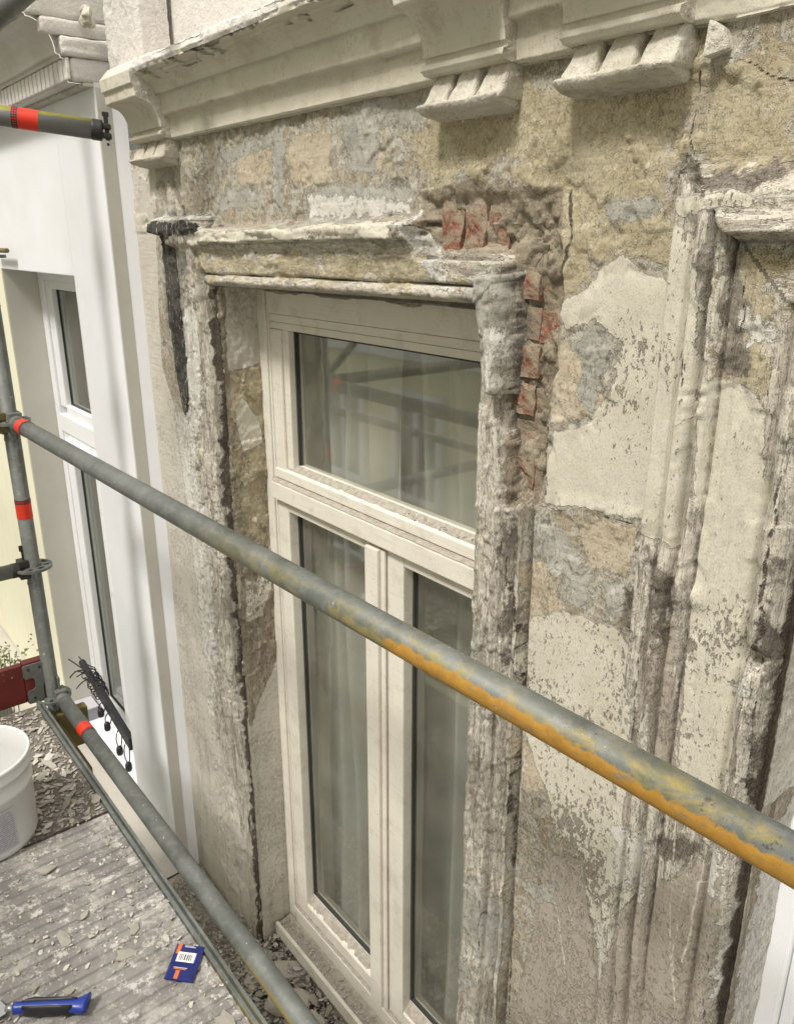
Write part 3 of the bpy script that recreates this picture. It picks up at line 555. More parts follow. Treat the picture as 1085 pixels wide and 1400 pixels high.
def build_relief():
    xs = np.concatenate([np.arange(XL, -1.3, .0042), np.arange(-1.3, -.30, .0030), np.arange(-.30, 1.0, .012)])
    zs = np.concatenate([np.arange(LEDGE, -1.5, .0065), np.arange(-1.5, .262, .0040)])
    for b in (OX0, OX1, NX0, NX1): xs[np.argmin(abs(xs - b))] = b
    for b in (OZ, NZ): zs[np.argmin(abs(zs - b))] = b
    X, Z = np.meshgrid(xs, zs, indexing='ij')
    # big erosion fields
    n1 = fbm(X, Z, 9, 5, 1); n2 = fbm(X, Z, 38, 4, 2); n3 = fbm(X, Z, 3, 4, 3); nst = fbm(X * 7, Z * .8, 8, 4, 4); nsh = fbm(X * .8, Z * 7, 8, 4, 5)
    wob = (fbm(X, Z, 6, 4, 9) - .5) * .004 + (fbm(X, Z, 40, 3, 10) - .5) * .0015
    H = np.zeros_like(X); arch = np.zeros(X.shape, bool)
    # our window
    tl = OX0 - X; tr = X - OX1; tt = Z - OZ
    tm = np.maximum(np.maximum(tl, tr), tt)
    inop = tm < 0
    useL = (tl >= tr) & (tl >= tt * 1.0); useR = (tr > tl) & (tr >= tt); useT = ~(useL | useR)
    below = Z < -1.42 + .15 * (n3 - .5)
    flat_low = sst(-1.30, -1.75, Z + .2 * (n1 - .5))      # the lower left surround is smoothed over with render
    hL = profL(np.clip(tl + wob, 0, 9)) * (1 - .55 * flat_low)
    hT = profT(np.clip(tt + wob * .5 - .012 * (X + 2.087), 0, 9)); hR = profR(np.clip(tr + wob * .6, 0, 9))
    lost = sst(-1.235, -1.215, X + (n1 - .5) * .09)        # the outer moulding of the head is knocked off towards the right
    hT = np.where(tt > .086, hT * (1 - lost), hT); hT = np.where(hT > .03, .03 + (hT - .03) * .62, hT)
    h = np.where(useL, hL, np.where(useR, hR, hT)); h[inop] = 0
    sel = ((useL & (tl < .30)) | (useT & (tt < .16)) | (useR & (tr < .128))) & ~inop
    ear = sdf_poly(X, Z, [(-2.455, -.02), (-2.455, .052), (-2.12, .058), (-2.12, -.02)]) + (n2 - .5) * .03
    H = h.copy(); arch |= sel
    earm = sst(-.004, .008, ear); H = H * (1 - earm) + .045 * earm
    bar_ = sdf_poly(X, Z, [(-2.45, .042), (-2.12, .047), (-2.12, .012), (-2.45, .0)]) + (n1 - .5) * .03
    groove = sdf_poly(X, Z, [(-2.458, .012), (-2.350, .012), (-2.348, -.25), (-2.335, -.46), (-2.35, -.475), (-2.392, -.53), (-2.425, -.42), (-2.452, -.2)]) + (n2 - .5) * .010
    gm = sst(-.003, .006, groove); H = H * (1 - gm) + (-.004 + .010 * n2) * gm
    # next window to the right, its outer moulding mitred at the corner
    nl = NX0 - X; nr = X - NX1; nt = Z - NZ; nm = np.maximum(np.maximum(nl, nr), nt); inn = nm < 0
    side = np.maximum(nl, nr)
    hN = np.where(side >= nt, profN(np.clip(side + wob * .4, 0, 9)), profNT(np.clip(nt + wob * .5, 0, 9)))
    fade = sst(-1.15, -1.45, Z + .1 * (n1 - .5))
    hN = hN * (1 - .35 * fade * (side > .06))
    sN = (nm < .262) & ~inn & (side > -2)
    H = np.where(sN & (hN != 0), np.where(inn, 0, hN), H); archN = sN
    # lump of filler where the pilaster strip broke, crack hole
    for (cx, cz, r, a) in ((-.615, -.475, .028, .012), (-.58, -.50, .02, .012), (-.47, -.56, .02, -.03), (-.90, .085, .05, -.012)):
        H += a * np.exp(-(((X - cx) / r) ** 2 + ((Z - cz) / (r * .8)) ** 2))
    # the knocked-out cavity
    cav = np.full(X.shape, -9.)
    for p in POLY['cavity']: cav = np.maximum(cav, sdf_poly(X, Z, p))
    cavn = cav + (n1 - .5) * .040 + (n2 - .5) * .016
    cm = sst(-.003, np.where(Z > .03, .035, .008), cavn) * (~inop)
    rub = -.022 + .020 * (fbm(X, Z, 16, 5, 22) - .4) + .006 * sst(.5, .508, fbm(X, Z, 12, 5, 24)) + .006 * sst(.55, .57, fbm(X, Z, 22, 4, 26)) + (n2 - .5) * .008 + .008 * sst(.06, .085, Z)
    H = H * (1 - cm) + rub * cm
    hang = sdf_poly(X, Z, [(-1.032, -.06), (-.985, -.055), (-.980, -.20), (-.985, -.262), (-1.000, -.262), (-1.015, -.19), (-1.03, -.12)]) + (n2 - .5) * .008
    hm = sst(-.002, .004, hang); H = H * (1 - hm) + (.060 + .01 * (n1 - .5)) * hm
    crust = np.exp(-((cavn + .008) / .008) ** 2) * .008 * (1 - cm); H += crust * .3
    # weathering
    A = (arch & (tm < .34)) | archN
    hz = (useT & (tt < .17)) | ((nt > side) & (nt < .26)); ax_ = np.where(hz, .35, 1.3); az2 = np.where(hz, 1.3, .30)
    bite = np.where(hz, sst(.565, .573, fbm(X * .35, Z * 1.3, 16, 5, 12)), sst(.56, .568, fbm(X * 1.4, Z * .30, 16, 5, 12))); bite2 = np.where(hz, sst(.58, .586, fbm(X * .5, Z * 2.2, 26, 5, 14)), sst(.57, .576, fbm(X * 2.4, Z * .35, 26, 5, 14)))
    rough_side = np.clip(1 - .75 * archN - .45 * useR, .2, 1)
    H = H - np.where(A & (H > .008), (bite * .006 + bite2 * .0035) * np.where(hz & (tt < .09) & (tt > -.01), .35, 1) * rough_side * (1 - .8 * flat_low * useL), 0)
    H += np.where(A, (np.where(hz, nsh, nst) - .5) * .004 * rough_side * (1 - .6 * flat_low), 0)
    ter = fbm(X, Z, 7, 5, 31); flake = sst(.47, .478, ter) * .0035 + sst(.56, .566, fbm(X, Z, 11, 5, 33)) * .003
    calm = np.clip(sst(-.45, -.7, Z) * (X > -.93), 0, 1)
    crm = np.full(X.shape, -9.)
    for p in POLY['cream'] + POLY['taupe']: crm = np.maximum(crm, sdf_poly(X, Z, p))
    calm = np.maximum(calm * .7, sst(0, .03, crm))
    calmL = sst(-2.40, -2.44, X) * (Z < .02); calm = np.maximum(calm, calmL)
    H += (flake - .003) * (1 - calm) + (n2 - .5) * .0025 * (1 - .85 * calm) + (n3 - .5) * .006 + (n1 - .5) * .002 * (1 - .6 * calm)
    # toothed ground of the hacked plaster above the window
    H += (fbm(X, Z, 70, 3, 41) - .5) * .0025 * (1 - calm)
    # reveal edges: bring the border back so it meets the jambs
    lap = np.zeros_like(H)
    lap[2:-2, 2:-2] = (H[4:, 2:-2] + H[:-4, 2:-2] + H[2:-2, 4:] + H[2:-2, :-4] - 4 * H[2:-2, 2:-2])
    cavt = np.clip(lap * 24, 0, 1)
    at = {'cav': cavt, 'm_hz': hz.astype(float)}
    for L in ('ochre', 'beige', 'taupe', 'peach', 'dark', 'filler', 'cream', 'white', 'cavity', 'black'):
        s = np.full(X.shape, -.3)
        for p in POLY[L]: s = np.maximum(s, sdf_poly(X, Z, p))
        if L == 'black': s = np.maximum(np.maximum(s * 0 - .3, groove + .010), bar_ + .002)
        at['m_' + L] = s
    def pdist(pts):
        d = np.full(X.shape, 9.)
        for (ax, az_), (bx, bz) in zip(pts[:-1], pts[1:]):
            ex, ez = bx - ax, bz - az_; t = np.clip(((jx - ax) * ex + (jz - az_) * ez) / (ex * ex + ez * ez), 0, 1)
            d = np.minimum(d, np.hypot(jx - ax - ex * t, jz - az_ - ez * t))
        return d
    for L, ja in (('crack', .022), ('scratch', .006)):
        jx = X + (fbm(X, Z, 22, 4, 91) - .5) * ja; jz = Z + (fbm(X, Z, 22, 4, 93) - .5) * ja; s = np.full(X.shape, -.05)
        for pts, wd in POLY['L_' + L]: s = np.maximum(s, wd - pdist(pts))
        if L == 'crack':
            s = np.maximum(s, np.where((Z < -.13) & (Z > -2.5), .0085 - abs(X + 2.097) + (n2 - .5) * .010, -1)); s = np.maximum(s, np.where((Z < -.15), .0060 - abs(X + .439) + (n2 - .5) * .008, -1))
        at['m_' + L] = s
        if L == 'crack' and False: H = H - .007 * sst(-.001, .002, s)
    at['m_white'] = np.maximum(at['m_white'], np.minimum(hang, -.145 - Z)); at['m_white'] = np.maximum(at['m_white'], sdf_poly(X, Z, [(-2.445,.046),(-2.12,.052),(-2.12,.066),(-2.445,.068)]))
    at['m_cavity'] = np.minimum(at['m_cavity'], -hang - .004); at['m_filler'] = np.maximum(at['m_filler'], np.minimum(hang + .004, Z + .17))
    at['m_black'] = np.where(X < -2.06, at['m_black'], -.3)
    # the groups of faces that make each piece
    Y = W - H
    dim = lambda M: M[:-1, :-1] & M[1:, :-1] & M[1:, 1:] & M[:-1, 1:]
    f_in = dim(tm <= 1e-6) | dim(nm <= 1e-6)
    fx = (X[:-1, :-1] + X[1:, 1:]) / 2; fz = (Z[:-1, :-1] + Z[1:, 1:]) / 2
    tlf, trf, ttf = OX0 - fx, fx - OX1, fz - OZ; tmf = np.maximum(np.maximum(tlf, trf), ttf)
    isA = ((tlf >= trf) & (tlf >= ttf) & (tlf < .29)) | ((ttf > tlf) & (ttf > trf) & (ttf < .150)) | ((trf > tlf) & (trf >= ttf) & (trf < .115))
    isA |= (fx < -2.1) & (fx > -2.46) & (fz > -.02) & (fz < .058)
    nmf = np.maximum(np.maximum(NX0 - fx, fx - NX1), fz - NZ)
    isN = (nmf < .255)
    Am = isA & ~f_in & ~isN; Nm = isN & ~f_in; Wm = ~isA & ~isN & ~f_in
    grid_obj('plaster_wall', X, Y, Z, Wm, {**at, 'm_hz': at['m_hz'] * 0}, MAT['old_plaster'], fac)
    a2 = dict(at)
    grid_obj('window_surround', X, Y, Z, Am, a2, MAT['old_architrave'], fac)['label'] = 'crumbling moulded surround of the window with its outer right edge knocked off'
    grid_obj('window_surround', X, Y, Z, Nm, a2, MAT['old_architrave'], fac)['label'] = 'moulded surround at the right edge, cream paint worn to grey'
    return xs, zs, X, Z, Y
xs_, zs_, RX, RZ, RY = build_relief()
# ---- reveals (jambs and heads) joined to the relief border
def jamb(name, x, z0, z1, yb, nrm, seed, kind, lab=None):
    i = int(np.argmin(abs(xs_ - x))); zz = zs_[(zs_ >= z0 - 1e-6) & (zs_ <= z1 + 1e-6)]; y0 = np.interp(zz, zs_, RY[i])
    t = np.linspace(0, 1, 60); T, ZZ = np.meshgrid(t, zz, indexing='ij'); Y = y0[None, :] * (1 - T) + yb * T
    n = fbm(Y, ZZ, 14, 5, seed); n2 = fbm(Y, ZZ, 45, 4, seed + 1)
    if kind == 'ours':
        rough = sst(-1.45, -1.15, ZZ) ; lay = sst(.5, .507, fbm(Y, ZZ, 9, 5, seed + 3)) * .006
        d = ((n - .5) * .012 + (n2 - .5) * .008 + lay) * (rough * .8 + .12) 
    else:
        d = (n - .5) * .006 + (n2 - .5) * .004
    d = d * sst(0, .06, T) * (1 - sst(.97, 1, T) * .0)
    X = x + nrm * d
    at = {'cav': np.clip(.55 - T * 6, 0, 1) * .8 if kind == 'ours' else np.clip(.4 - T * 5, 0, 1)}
    S = lambda polys: np.max([np.full(T.shape, -.3)] + [sdf_poly(Y, ZZ, p) for p in polys], axis=0)
    if kind == 'ours':
        at['m_beige'] = S([[(1.0, -2.6), (1.0, -1.42), (1.05, -1.52), (1.10, -1.42), (1.17, -1.30), (1.17, -2.6)], [(1.055, -.36), (1.055, -.12), (1.2, -.12), (1.2, -.34)]])
        at['m_cream'] = S([[(1.07, -.47), (1.09, -.44), (1.11, -.46), (1.14, -.50), (1.15, -.58), (1.09, -.60), (1.07, -.55)], [(1.06, -1.0), (1.10, -1.02), (1.16, -.90), (1.17, -.95), (1.12, -1.15), (1.06, -1.15)]])
        at['m_black'] = S([[(.9, -.1), (1.037, -.1), (1.040, -.5), (1.036, -.9), (1.034, -1.5), (1.038, -2.2), (1.036, -2.6), (.9, -2.6)]]) - .002; at['m_white'] = T * 0 - .3
        at['m_ochre'] = S([[(1.06, -.36), (1.17, -.34), (1.17, -.85), (1.10, -.9), (1.06, -.8)]])
    else:
        at['m_beige'] = S([[(1.0, -.2), (1.2, -.2), (1.2, -.8), (1.0, -.8)]]); at['m_cream'] = T * 0 - .3; at['m_black'] = S([[(1.0, -.1), (1.015, -.1), (1.015, -3), (1.0, -3)]]); at['m_ochre'] = T * 0 - .3
        at['m_white'] = S([[(1.07, -.86), (1.17, -.80), (1.17, -1.6), (1.10, -1.5), (1.05, -1.2)]])
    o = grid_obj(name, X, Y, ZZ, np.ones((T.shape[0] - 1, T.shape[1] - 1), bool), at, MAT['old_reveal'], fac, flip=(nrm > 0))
    if lab: o['label'] = lab
jamb('reveal', OX0, LEDGE, OZ, 1.20, 1, 51, 'ours', 'left window jamb with ochre stone patches above smooth grey render')
jamb('reveal', OX1, LEDGE, OZ, 1.20, -1, 55, 'plain')
jamb('reveal', NX0, LEDGE, NZ, 1.20, 1, 58, 'next', 'brown jamb of the next window with flaking white paint')
def soffit(x0, x1, z, seed):
    j = int(np.argmin(abs(zs_ - z))); xx = xs_[(xs_ >= x0 - 1e-6) & (xs_ <= x1 + 1e-6)]; y0 = np.interp(xx, xs_, RY[:, j])
    t = np.linspace(0, 1, 30); XX, T = np.meshgrid(xx, t, indexing='ij'); Y = y0[:, None] * (1 - T) + 1.20 * T
    Z = z + (fbm(XX, Y, 30, 4, seed) - .5) * .012 * sst(0, .1, T) - .006 * np.exp(-((T - .1) / .08) ** 2) * (fbm(XX, Y, 14, 3, seed) > .5)
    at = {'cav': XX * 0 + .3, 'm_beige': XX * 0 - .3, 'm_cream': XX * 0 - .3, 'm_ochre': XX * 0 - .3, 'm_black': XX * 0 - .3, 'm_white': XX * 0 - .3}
    grid_obj('head_reveal', XX, Y, Z, np.ones((len(xx) - 1, 29), bool), at, MAT['old_reveal'], fac, flip=True)
soffit(OX0, OX1, OZ, 61); soffit(NX0, NX1, NZ, 63)
m = MB(); m.box(-2.9, 1.2, W + .16, W + .165, LEDGE - .6, LEDGE); 
# ---- bricks bared in the cavity
def brick(cx, cz, sx, sz, depth, tilt=0, mat='brick_red', seed=0):
    bm = bmesh.new(); bmesh.ops.create_cube(bm, size=1)
    bmesh.ops.subdivide_edges(bm, edges=bm.edges, cuts=5, use_grid_fill=True)
    for v in bm.verts:
        c = v.co; r = max(abs(c.x), abs(c.z)); e = (abs(c.x) > .45) + (abs(c.z) > .45) + (abs(c.y) > .45)
        if e >= 2: c *= .985
        c.x *= sx; c.z *= sz; c.y *= .09
        nn = mn.noise(Vector((c.x * 40 + seed, c.y * 40, c.z * 40))); n2 = mn.noise(Vector((c.x * 90 + seed, c.y * 90, c.z * 90 + 7)))
        c += Vector((nn * .0025, nn * .003 + n2 * .002, n2 * .002))
        if c.y < -.03: c.y += max(0, mn.noise(Vector((c.x * 22 + seed * 3, 0, c.z * 22)))) * .012
    me = bpy.data.meshes.new('brick'); bm.to_mesh(me); bm.free()
    o = link('brick', me, MAT[mat], fac, False)
    o.location = Vector((cx, W + .045 - depth + .017, cz)) - world_loc(fac); o.rotation_euler = (0, R(tilt), 0)
    return o
BR = [(-1.232, .034, .050, .09, .001, -3, 'brick_red'), (-1.168, .024, .054, .095, .006, 1, 'brick_red'), (-1.106, .018, .054, .075, .007, 0, 'brick_red'),
      (-1.045, .018, .052, .072, .005, 2, 'brick_red'), (-.986, .018, .048, .085, -.004, 2, 'brick_mortared'), (-1.07, .068, .10, .022, -.006, 14, 'brick_mortared')]
for k in range(7):
    z = -.072 - k * .0665
    BR.append((-.980 + .004 * (k % 3), z, .066, .055, (.004, .0, .004, .001, -.002, .002, .0)[k], (0, 1, -1, 0, 1, 0, -1)[k], ('brick_red', 'brick_mortared', 'brick_red', 'brick_red', 'brick_mortared', 'brick_red', 'brick_mortared')[k]))
    if k < 6: BR.append((-.913, z - .004, .062, .054, (-.004, -.001, -.006, .001, -.003, -.002)[k], (1, 0, -1, 1, 0, 0)[k], 'brick_red' if k == 1 else 'brick_mortared'))
for i, (cx, cz, sx, sz, dp, tl_, mt) in enumerate(BR):
    brick(cx, cz, sx, sz, dp, tl_, mt, i * 3.7)
# ---- hood cornice: stepped fasciae, cove and a heavy lip
def extrude_x(name, prof, x0, x1, mat, dx=.006, ds=.005, amp=.0025, seed=0, bites=None, mask=None, lab=None, parent=None):
    P = np.array(prof, float); L = np.r_[0, np.cumsum(np.hypot(*np.diff(P, axis=0).T))]
    s = np.unique(np.concatenate([np.arange(0, L[-1], ds), L])); py = np.interp(s, L, P[:, 0]); pz = np.interp(s, L, P[:, 1])
    ny = np.gradient(pz); nz = -np.gradient(py); q = np.hypot(ny, nz) + 1e-9; ny, nz = -ny / q, -nz / q
    xx = np.arange(x0, x1 + dx / 2, dx); X, S = np.meshgrid(xx, s, indexing='ij')
    n = (fbm(X, S, 40, 4, seed) - .5) * amp + (fbm(X, S, 7, 4, seed + 1) - .5) * amp * 1.6
    Y = py[None, :] + ny[None, :] * n; Z = pz[None, :] + nz[None, :] * n
    if bites is not None:
        b = bites(X, S, py[None, :] + 0 * X, pz[None, :] + 0 * X); Y += b
    o = grid_obj(name, X, Y, Z, np.ones((len(xx) - 1, len(s) - 1), bool) if mask is None else mask(X[:-1, :-1], S[:-1, :-1]), {}, mat, parent or fac)
    if lab: o['label'] = lab
    return o
CP = [(1.056,.258),(1.036,.259),(1.030,.264),(1.030,.312),(1.027,.316),(1.012,.317),(1.009,.321),(1.009,.364),(1.006,.368),(.996,.369),(.993,.374),(.990,.382),(.981,.392),(.966,.400),(.958,.402),(.956,.408),(.950,.4085),(.941,.414),(.938,.424),(.942,.436),(.955,.443),(1.0,.452),(1.06,.460)]
def cb(X, S, y, z):
    n = fbm(X, S * 1.5, 14, 5, 71)
    b = sst(.54, .60, n) * .018 * (z > .398)
    b = b + sst(-.66, -.55, X + (n - .5) * .2) * np.clip((1.045 - y), 0, 1) * .55
    return b
extrude_x('cornice', CP, -2.30, .9, MAT['cornice_paint'], bites=cb, amp=.003, seed=70, lab='cream painted hood cornice of stepped bands under a flaking white lip')
# white flaking coat on top of the lip
LP = [(.9405,.416),(.936,.424),(.9385,.439),(.955,.4475),(1.0,.457),(1.055,.466)]
extrude_x('lip_coat', LP, -2.31, -1.16, MAT['rough_stucco'], amp=.010, seed=75, dx=.005, ds=.004, lab='ragged white coat on the upper edge of the cornice')
# ---- brackets
def bracket(x0, x1, lab, worn, seed, tdrop=True):
    q = bpy.data.objects.new('bracket', None); COL.objects.link(q); q.parent = fac; q.location = Vector((x0, .98, .2)) - world_loc(fac); q['label'] = lab
    out = [(1.07,.262),(1.00,.262),(.982,.264),(.974,.270),(.976,.279),(.985,.282),(.985,.289),(.979,.290)]
    for i in range(9):
        a = i / 8 * math.pi / 2; out.append((.979 - .056 * (1 - math.cos(a)), .290 + .066 * math.sin(a)))
    out += [(.919,.357),(.915,.360),(.912,.385),(.905,.39),(.903,.42),(.93,.45),(1.07,.47)]
    P = np.array(out); P[:, 0] = np.where(P[:, 0] < 1.01, P[:, 0] + .022, P[:, 0]); L = np.r_[0, np.cumsum(np.hypot(*np.diff(P, axis=0).T))]; s = np.unique(np.r_[np.arange(0, L[-1], .004), L])
    py = np.interp(s, L, P[:, 0]); pz = np.interp(s, L, P[:, 1]); xx = np.linspace(x0, x1, int((x1 - x0) / .004))
    X, S = np.meshgrid(xx, s, indexing='ij'); n = (fbm(X, S, 45, 4, seed) - .5) * (.006 if worn else .003) + (fbm(X, S, 9, 4, seed + 2) - .5) * .006
    e = np.minimum(X - x0, x1 - X); rnd = np.clip(1 - e / .006, 0, 1) ** 2 * .003
    Y = py[None, :] + n * .8 + rnd; Z = pz[None, :] + n * .5
    # a hollow end cap: fan of strips towards the wall line
    body = grid_obj('bracket_body', X, Y, Z, np.ones((len(xx) - 1, len(s) - 1), bool), {}, MAT['cornice_paint'], q)
    for xe, sg in ((x0, -1), (x1, 1)):
        k = 0 if sg < 0 else -1
        m2 = 24; T = np.linspace(0, 1, m2)[None, :]; ey = Y[k][:, None]; ez = Z[k][:, None]
        YY = ey * (1 - T) + 1.075 * T; ZZ = ez + 0 * T
        XX = xe + sg * ((fbm(YY, ZZ, 50, 4, seed + 5) - .5) * .006) * np.minimum(1, T * 5) + sg * .0
        grid_obj('bracket_side', XX, YY, ZZ, np.ones((len(s) - 1, m2 - 1), bool), {}, MAT['cornice_worn'], q, flip=(sg < 0))
    # three hanging drops on a slanting slab
    w_ = (x1 - x0); ww = w_ + .002; mt = MAT['cornice_worn']
    def lump(name, vs8, cuts, amp, sd_):
        bm = bmesh.new(); bv = [bm.verts.new(v) for v in vs8]
        for f in ((0,3,2,1),(4,5,6,7),(0,1,5,4),(1,2,6,5),(2,3,7,6),(3,0,4,7)): bm.faces.new([bv[i] for i in f])
        bmesh.ops.recalc_face_normals(bm, faces=bm.faces)
        bmesh.ops.bevel(bm, geom=list(bm.edges), offset=.005, segments=2, profile=.5, affect='EDGES')
        bmesh.ops.subdivide_edges(bm, edges=[e for e in bm.edges if e.calc_length() > .009], cuts=cuts, use_grid_fill=True)
        bm.normal_update()
        for v in bm.verts:
            c = v.co * 60; v.co += v.normal * ((mn.noise(c + Vector((sd_, 0, 0))) * amp) + mn.noise(v.co * 170) * amp * .6)
        me = bpy.data.meshes.new(name); bm.to_mesh(me); bm.free(); o = part(name, me, mt, q, True); return o
    zt, zb = .262, .213
    lump('drop_slab', [(x0-.006,1.000,.206),(x1-.008,1.000,.206),(x1-.010,1.07,.192),(x0-.006,1.07,.192),(x0-.008,.992,.219),(x1-.006,.992,.219),(x1-.010,1.07,.226),(x0-.006,1.07,.226)], 5, .0035, seed)
    for i in range(3):
        a = x0 - .004 + ww * i / 3; b = x0 - .004 + ww * (i + 1) / 3; g = .004
        ta = a + (b - a) * .30; tb = b - (b - a) * .02
        lump('drop', [(a + g,.996,zb - .002),(b,.996,zb - .002),(b,1.07,zb - .002),(a + g,1.07,zb - .002),(ta,1.022,zt + .004),(tb,1.022,zt + .004),(tb,1.07,zt + .004),(ta,1.07,zt + .004)], 4, .0035, seed + i)
    return q
bracket(-1.187, -.992, 'large scrolled cornice bracket with three hanging drops right above the window', False, 81)
bracket(-.879, -.682, 'rightmost large cornice bracket with three rough drops', True, 85)
bracket(-2.510, -2.290, 'leftmost cornice bracket with small white drops beside the white building', False, 89)
# crumbled white lime on the left bracket
def heap(name, xr, yr, zr, n, mat, par, r0=.01, r1=.03, seed=1, lab=None):
    rs = random.Random(seed); bm = bmesh.new()
    for i in range(n):
        r = rs.uniform(r0, r1); mtx = Matrix.Translation((rs.uniform(*xr), rs.uniform(*yr), rs.uniform(*zr))) @ Matrix.Diagonal((1, .8, rs.uniform(.7, 1.6), 1))
        bmesh.ops.create_icosphere(bm, subdivisions=3, radius=r, matrix=mtx)
    for v in bm.verts:
        c = v.co; v.co = c + Vector((mn.noise(c * 45), mn.noise(c * 45 + Vector((5, 0, 0))), mn.noise(c * 45 + Vector((0, 9, 0))))) * r1 * .55
    me = bpy.data.meshes.new(name); bm.to_mesh(me); bm.free(); o = part(name, me, mat, par, True)
    if lab: o['label'] = lab
    return o
m = MB(); m.add([(-.66,1.022,.218),(-.632,1.034,.226),(-.632,1.07,.226),(-.66,1.07,.218),(-.657,1.024,.262),(-.640,1.032,.250),(-.640,1.07,.250),(-.657,1.07,.262)], [(0,3,2,1),(4,5,6,7),(0,1,5,4),(1,2,6,5),(2,3,7,6),(3,0,4,7)]); part('bracket_stump', m.mesh('bracket_stump', .004), MAT['cornice_worn'], fac)
heap('lime_crust', (-2.54, -2.28), (.955, 1.03), (.405, .440), 60, MAT['rough_stucco'], fac, .006, .014, 5, 'lumpy white crust on the leftmost bracket')
# ---- upper wall and its pilaster strip
def rough_panel(name, x0, x1, z0, z1, y, mat, amp, par, seed, d=.006, lab=None):
    xx = np.arange(x0, x1 + d, d); zz = np.arange(z0, z1 + d, d); X, Z = np.meshgrid(xx, zz, indexing='ij')
    Y = y + (fbm(X, Z, 55, 3, seed) - .5) * amp + (fbm(X, Z, 6, 3, seed + 1) - .5) * amp
    o = grid_obj(name, X, Y, Z, np.ones((len(xx) - 1, len(zz) - 1), bool), {}, mat, par)
    if lab: o['label'] = lab
    return o
rough_panel('stucco_wall', -2.36, 1.0, .44, 1.5, 1.058, MAT['rough_stucco'], .004, fac, 91, lab='pale rough stucco above the cornice')
def pil():
    P = [(-2.60, 1.06), (-2.60, 1.0), (-2.592, .992), (-2.37, .992), (-2.36, 1.0), (-2.355, 1.03), (-2.35, 1.06)]
    P = np.array(P); L = np.r_[0, np.cumsum(np.hypot(*np.diff(P, axis=0).T))]; s = np.unique(np.r_[np.arange(0, L[-1], .005), L])
    px = np.interp(s, L, P[:, 0]); py = np.interp(s, L, P[:, 1]); zz = np.arange(.40, 1.5, .006); S, Z = np.meshgrid(s, zz, indexing='ij')
    n = (fbm(S, Z, 50, 4, 95) - .5) * .007
    grid_obj('pilaster', px[:, None] + n * .7, py[:, None] + n, Z, np.ones((len(s) - 1, len(zz) - 1), bool), {}, MAT['rough_stucco'], fac)['label'] = 'rough white pilaster strip above the leftmost bracket'
pil()
# rough return at the pilaster's right, a ledge lump on it
rough_panel('stucco_return', -2.352, -2.285, .44, 1.5, 1.045, MAT['rough_stucco_pink'], .006, fac, 97)
# ---- the ledge under the windows
def ledge(x0, x1, mat, name, par, seed, lab, amp=.004):
    prof = [(W + .2, LEDGE), (.80, LEDGE - .012), (.775, LEDGE - .02), (.765, LEDGE - .04), (.77, LEDGE - .07), (.80, LEDGE - .09), (.84, LEDGE - .12), (.90, LEDGE - .16), (1.0, LEDGE - .2), (W, LEDGE - .22)]
    o = extrude_x(name, prof, x0, x1, mat, dx=.012, ds=.01, amp=amp, seed=seed, parent=par); o['label'] = lab; return o
ledge(XL + .003, 1.2, MAT['dust'], 'string_course', fac, 101, 'dusty projecting ledge under the old window')
def lower_wall():
    X, Z = np.meshgrid(np.linspace(XL, 1.2, 60), np.linspace(-9.0, LEDGE - .2, 60), indexing='ij')
    grid_obj('lower_wall', X, W + .0 * X, Z, np.ones((59, 59), bool), {}, MAT['old_white_stucco'], fac)
lower_wall()
# ================================================================ WINDOW (part of the facade) with its frame pieces
def sub(name, parent, loc=(0, 0, 0), lab=None):
    q = bpy.data.objects.new(name, None); COL.objects.link(q); q.parent = parent; q.location = Vector(loc) - world_loc(parent)
    if lab: q['label'] = lab
    return q
WY = 1.16
win = sub('window', fac, (-1.54, WY, -2.37), 'tall cream painted casement window with a fixed light above the transom')
PM = MAT['window_paint']
def frame_piece(name, boxes, bev=.003, mat=None, par=None):
    m = MB()
    for b in boxes: m.box(*b)
    return part(name, m.mesh(name, bev), mat or PM, par or win)
FX0, FX1 = -2.100, -.985
fy = WY - .002
# outer frame: head and jambs; the head board stands a little forward
frame_piece('frame_jamb', [(FX0, -2.050, fy, WY + .08, -2.40, -.10), (-2.0495, -2.040, fy + .006, WY + .08, -2.40, -.10)])
frame_piece('frame_jamb', [(-1.035, FX1, fy, WY + .08, -2.40, -.10), (-1.045, -1.0355, fy + .006, WY + .08, -2.40, -.10)])
frame_piece('frame_head', [(-2.0395, -1.0455, fy + .001, WY + .08, -.197, -.10)])
frame_piece('head_board', [(-2.0395, -1.0455, fy + .007, WY + .06, -.2195, -.1985)])
frame_piece('head_board', [(-2.0395, -1.0455, fy + .010, WY + .06, -.2395, -.2205)], .002)
# upper light: stiles, bottom rail with dusty slope
frame_piece('sash_stile', [(-2.0385, -1.985, fy + .008, WY + .06, -.648, -.2405)]); frame_piece('sash_stile', [(-1.9845, -1.955, fy + .016, WY + .06, -.640, -.2405)], .003)
frame_piece('sash_stile', [(-1.125, -1.047, fy + .008, WY + .06, -.648, -.2405)])
m = MB(); m.add([(-2.038,fy+.004,-.676),(-1.046,fy+.004,-.676),(-1.046,fy+.004,-.649),(-2.038,fy+.004,-.649),(-2.038,WY+.06,-.676),(-1.046,WY+.06,-.676),(-1.046,WY+.034,-.630),(-2.038,WY+.034,-.630),(-2.038,WY+.06,-.630),(-1.046,WY+.06,-.630)],
      [(0,1,2,3),(3,2,6,7),(7,6,9,8),(0,3,7,8,4),(1,5,9,6,2),(8,9,5,4),(0,4,5,1)])
part('sash_rail', m.mesh('sash_rail', .002), PM, win)
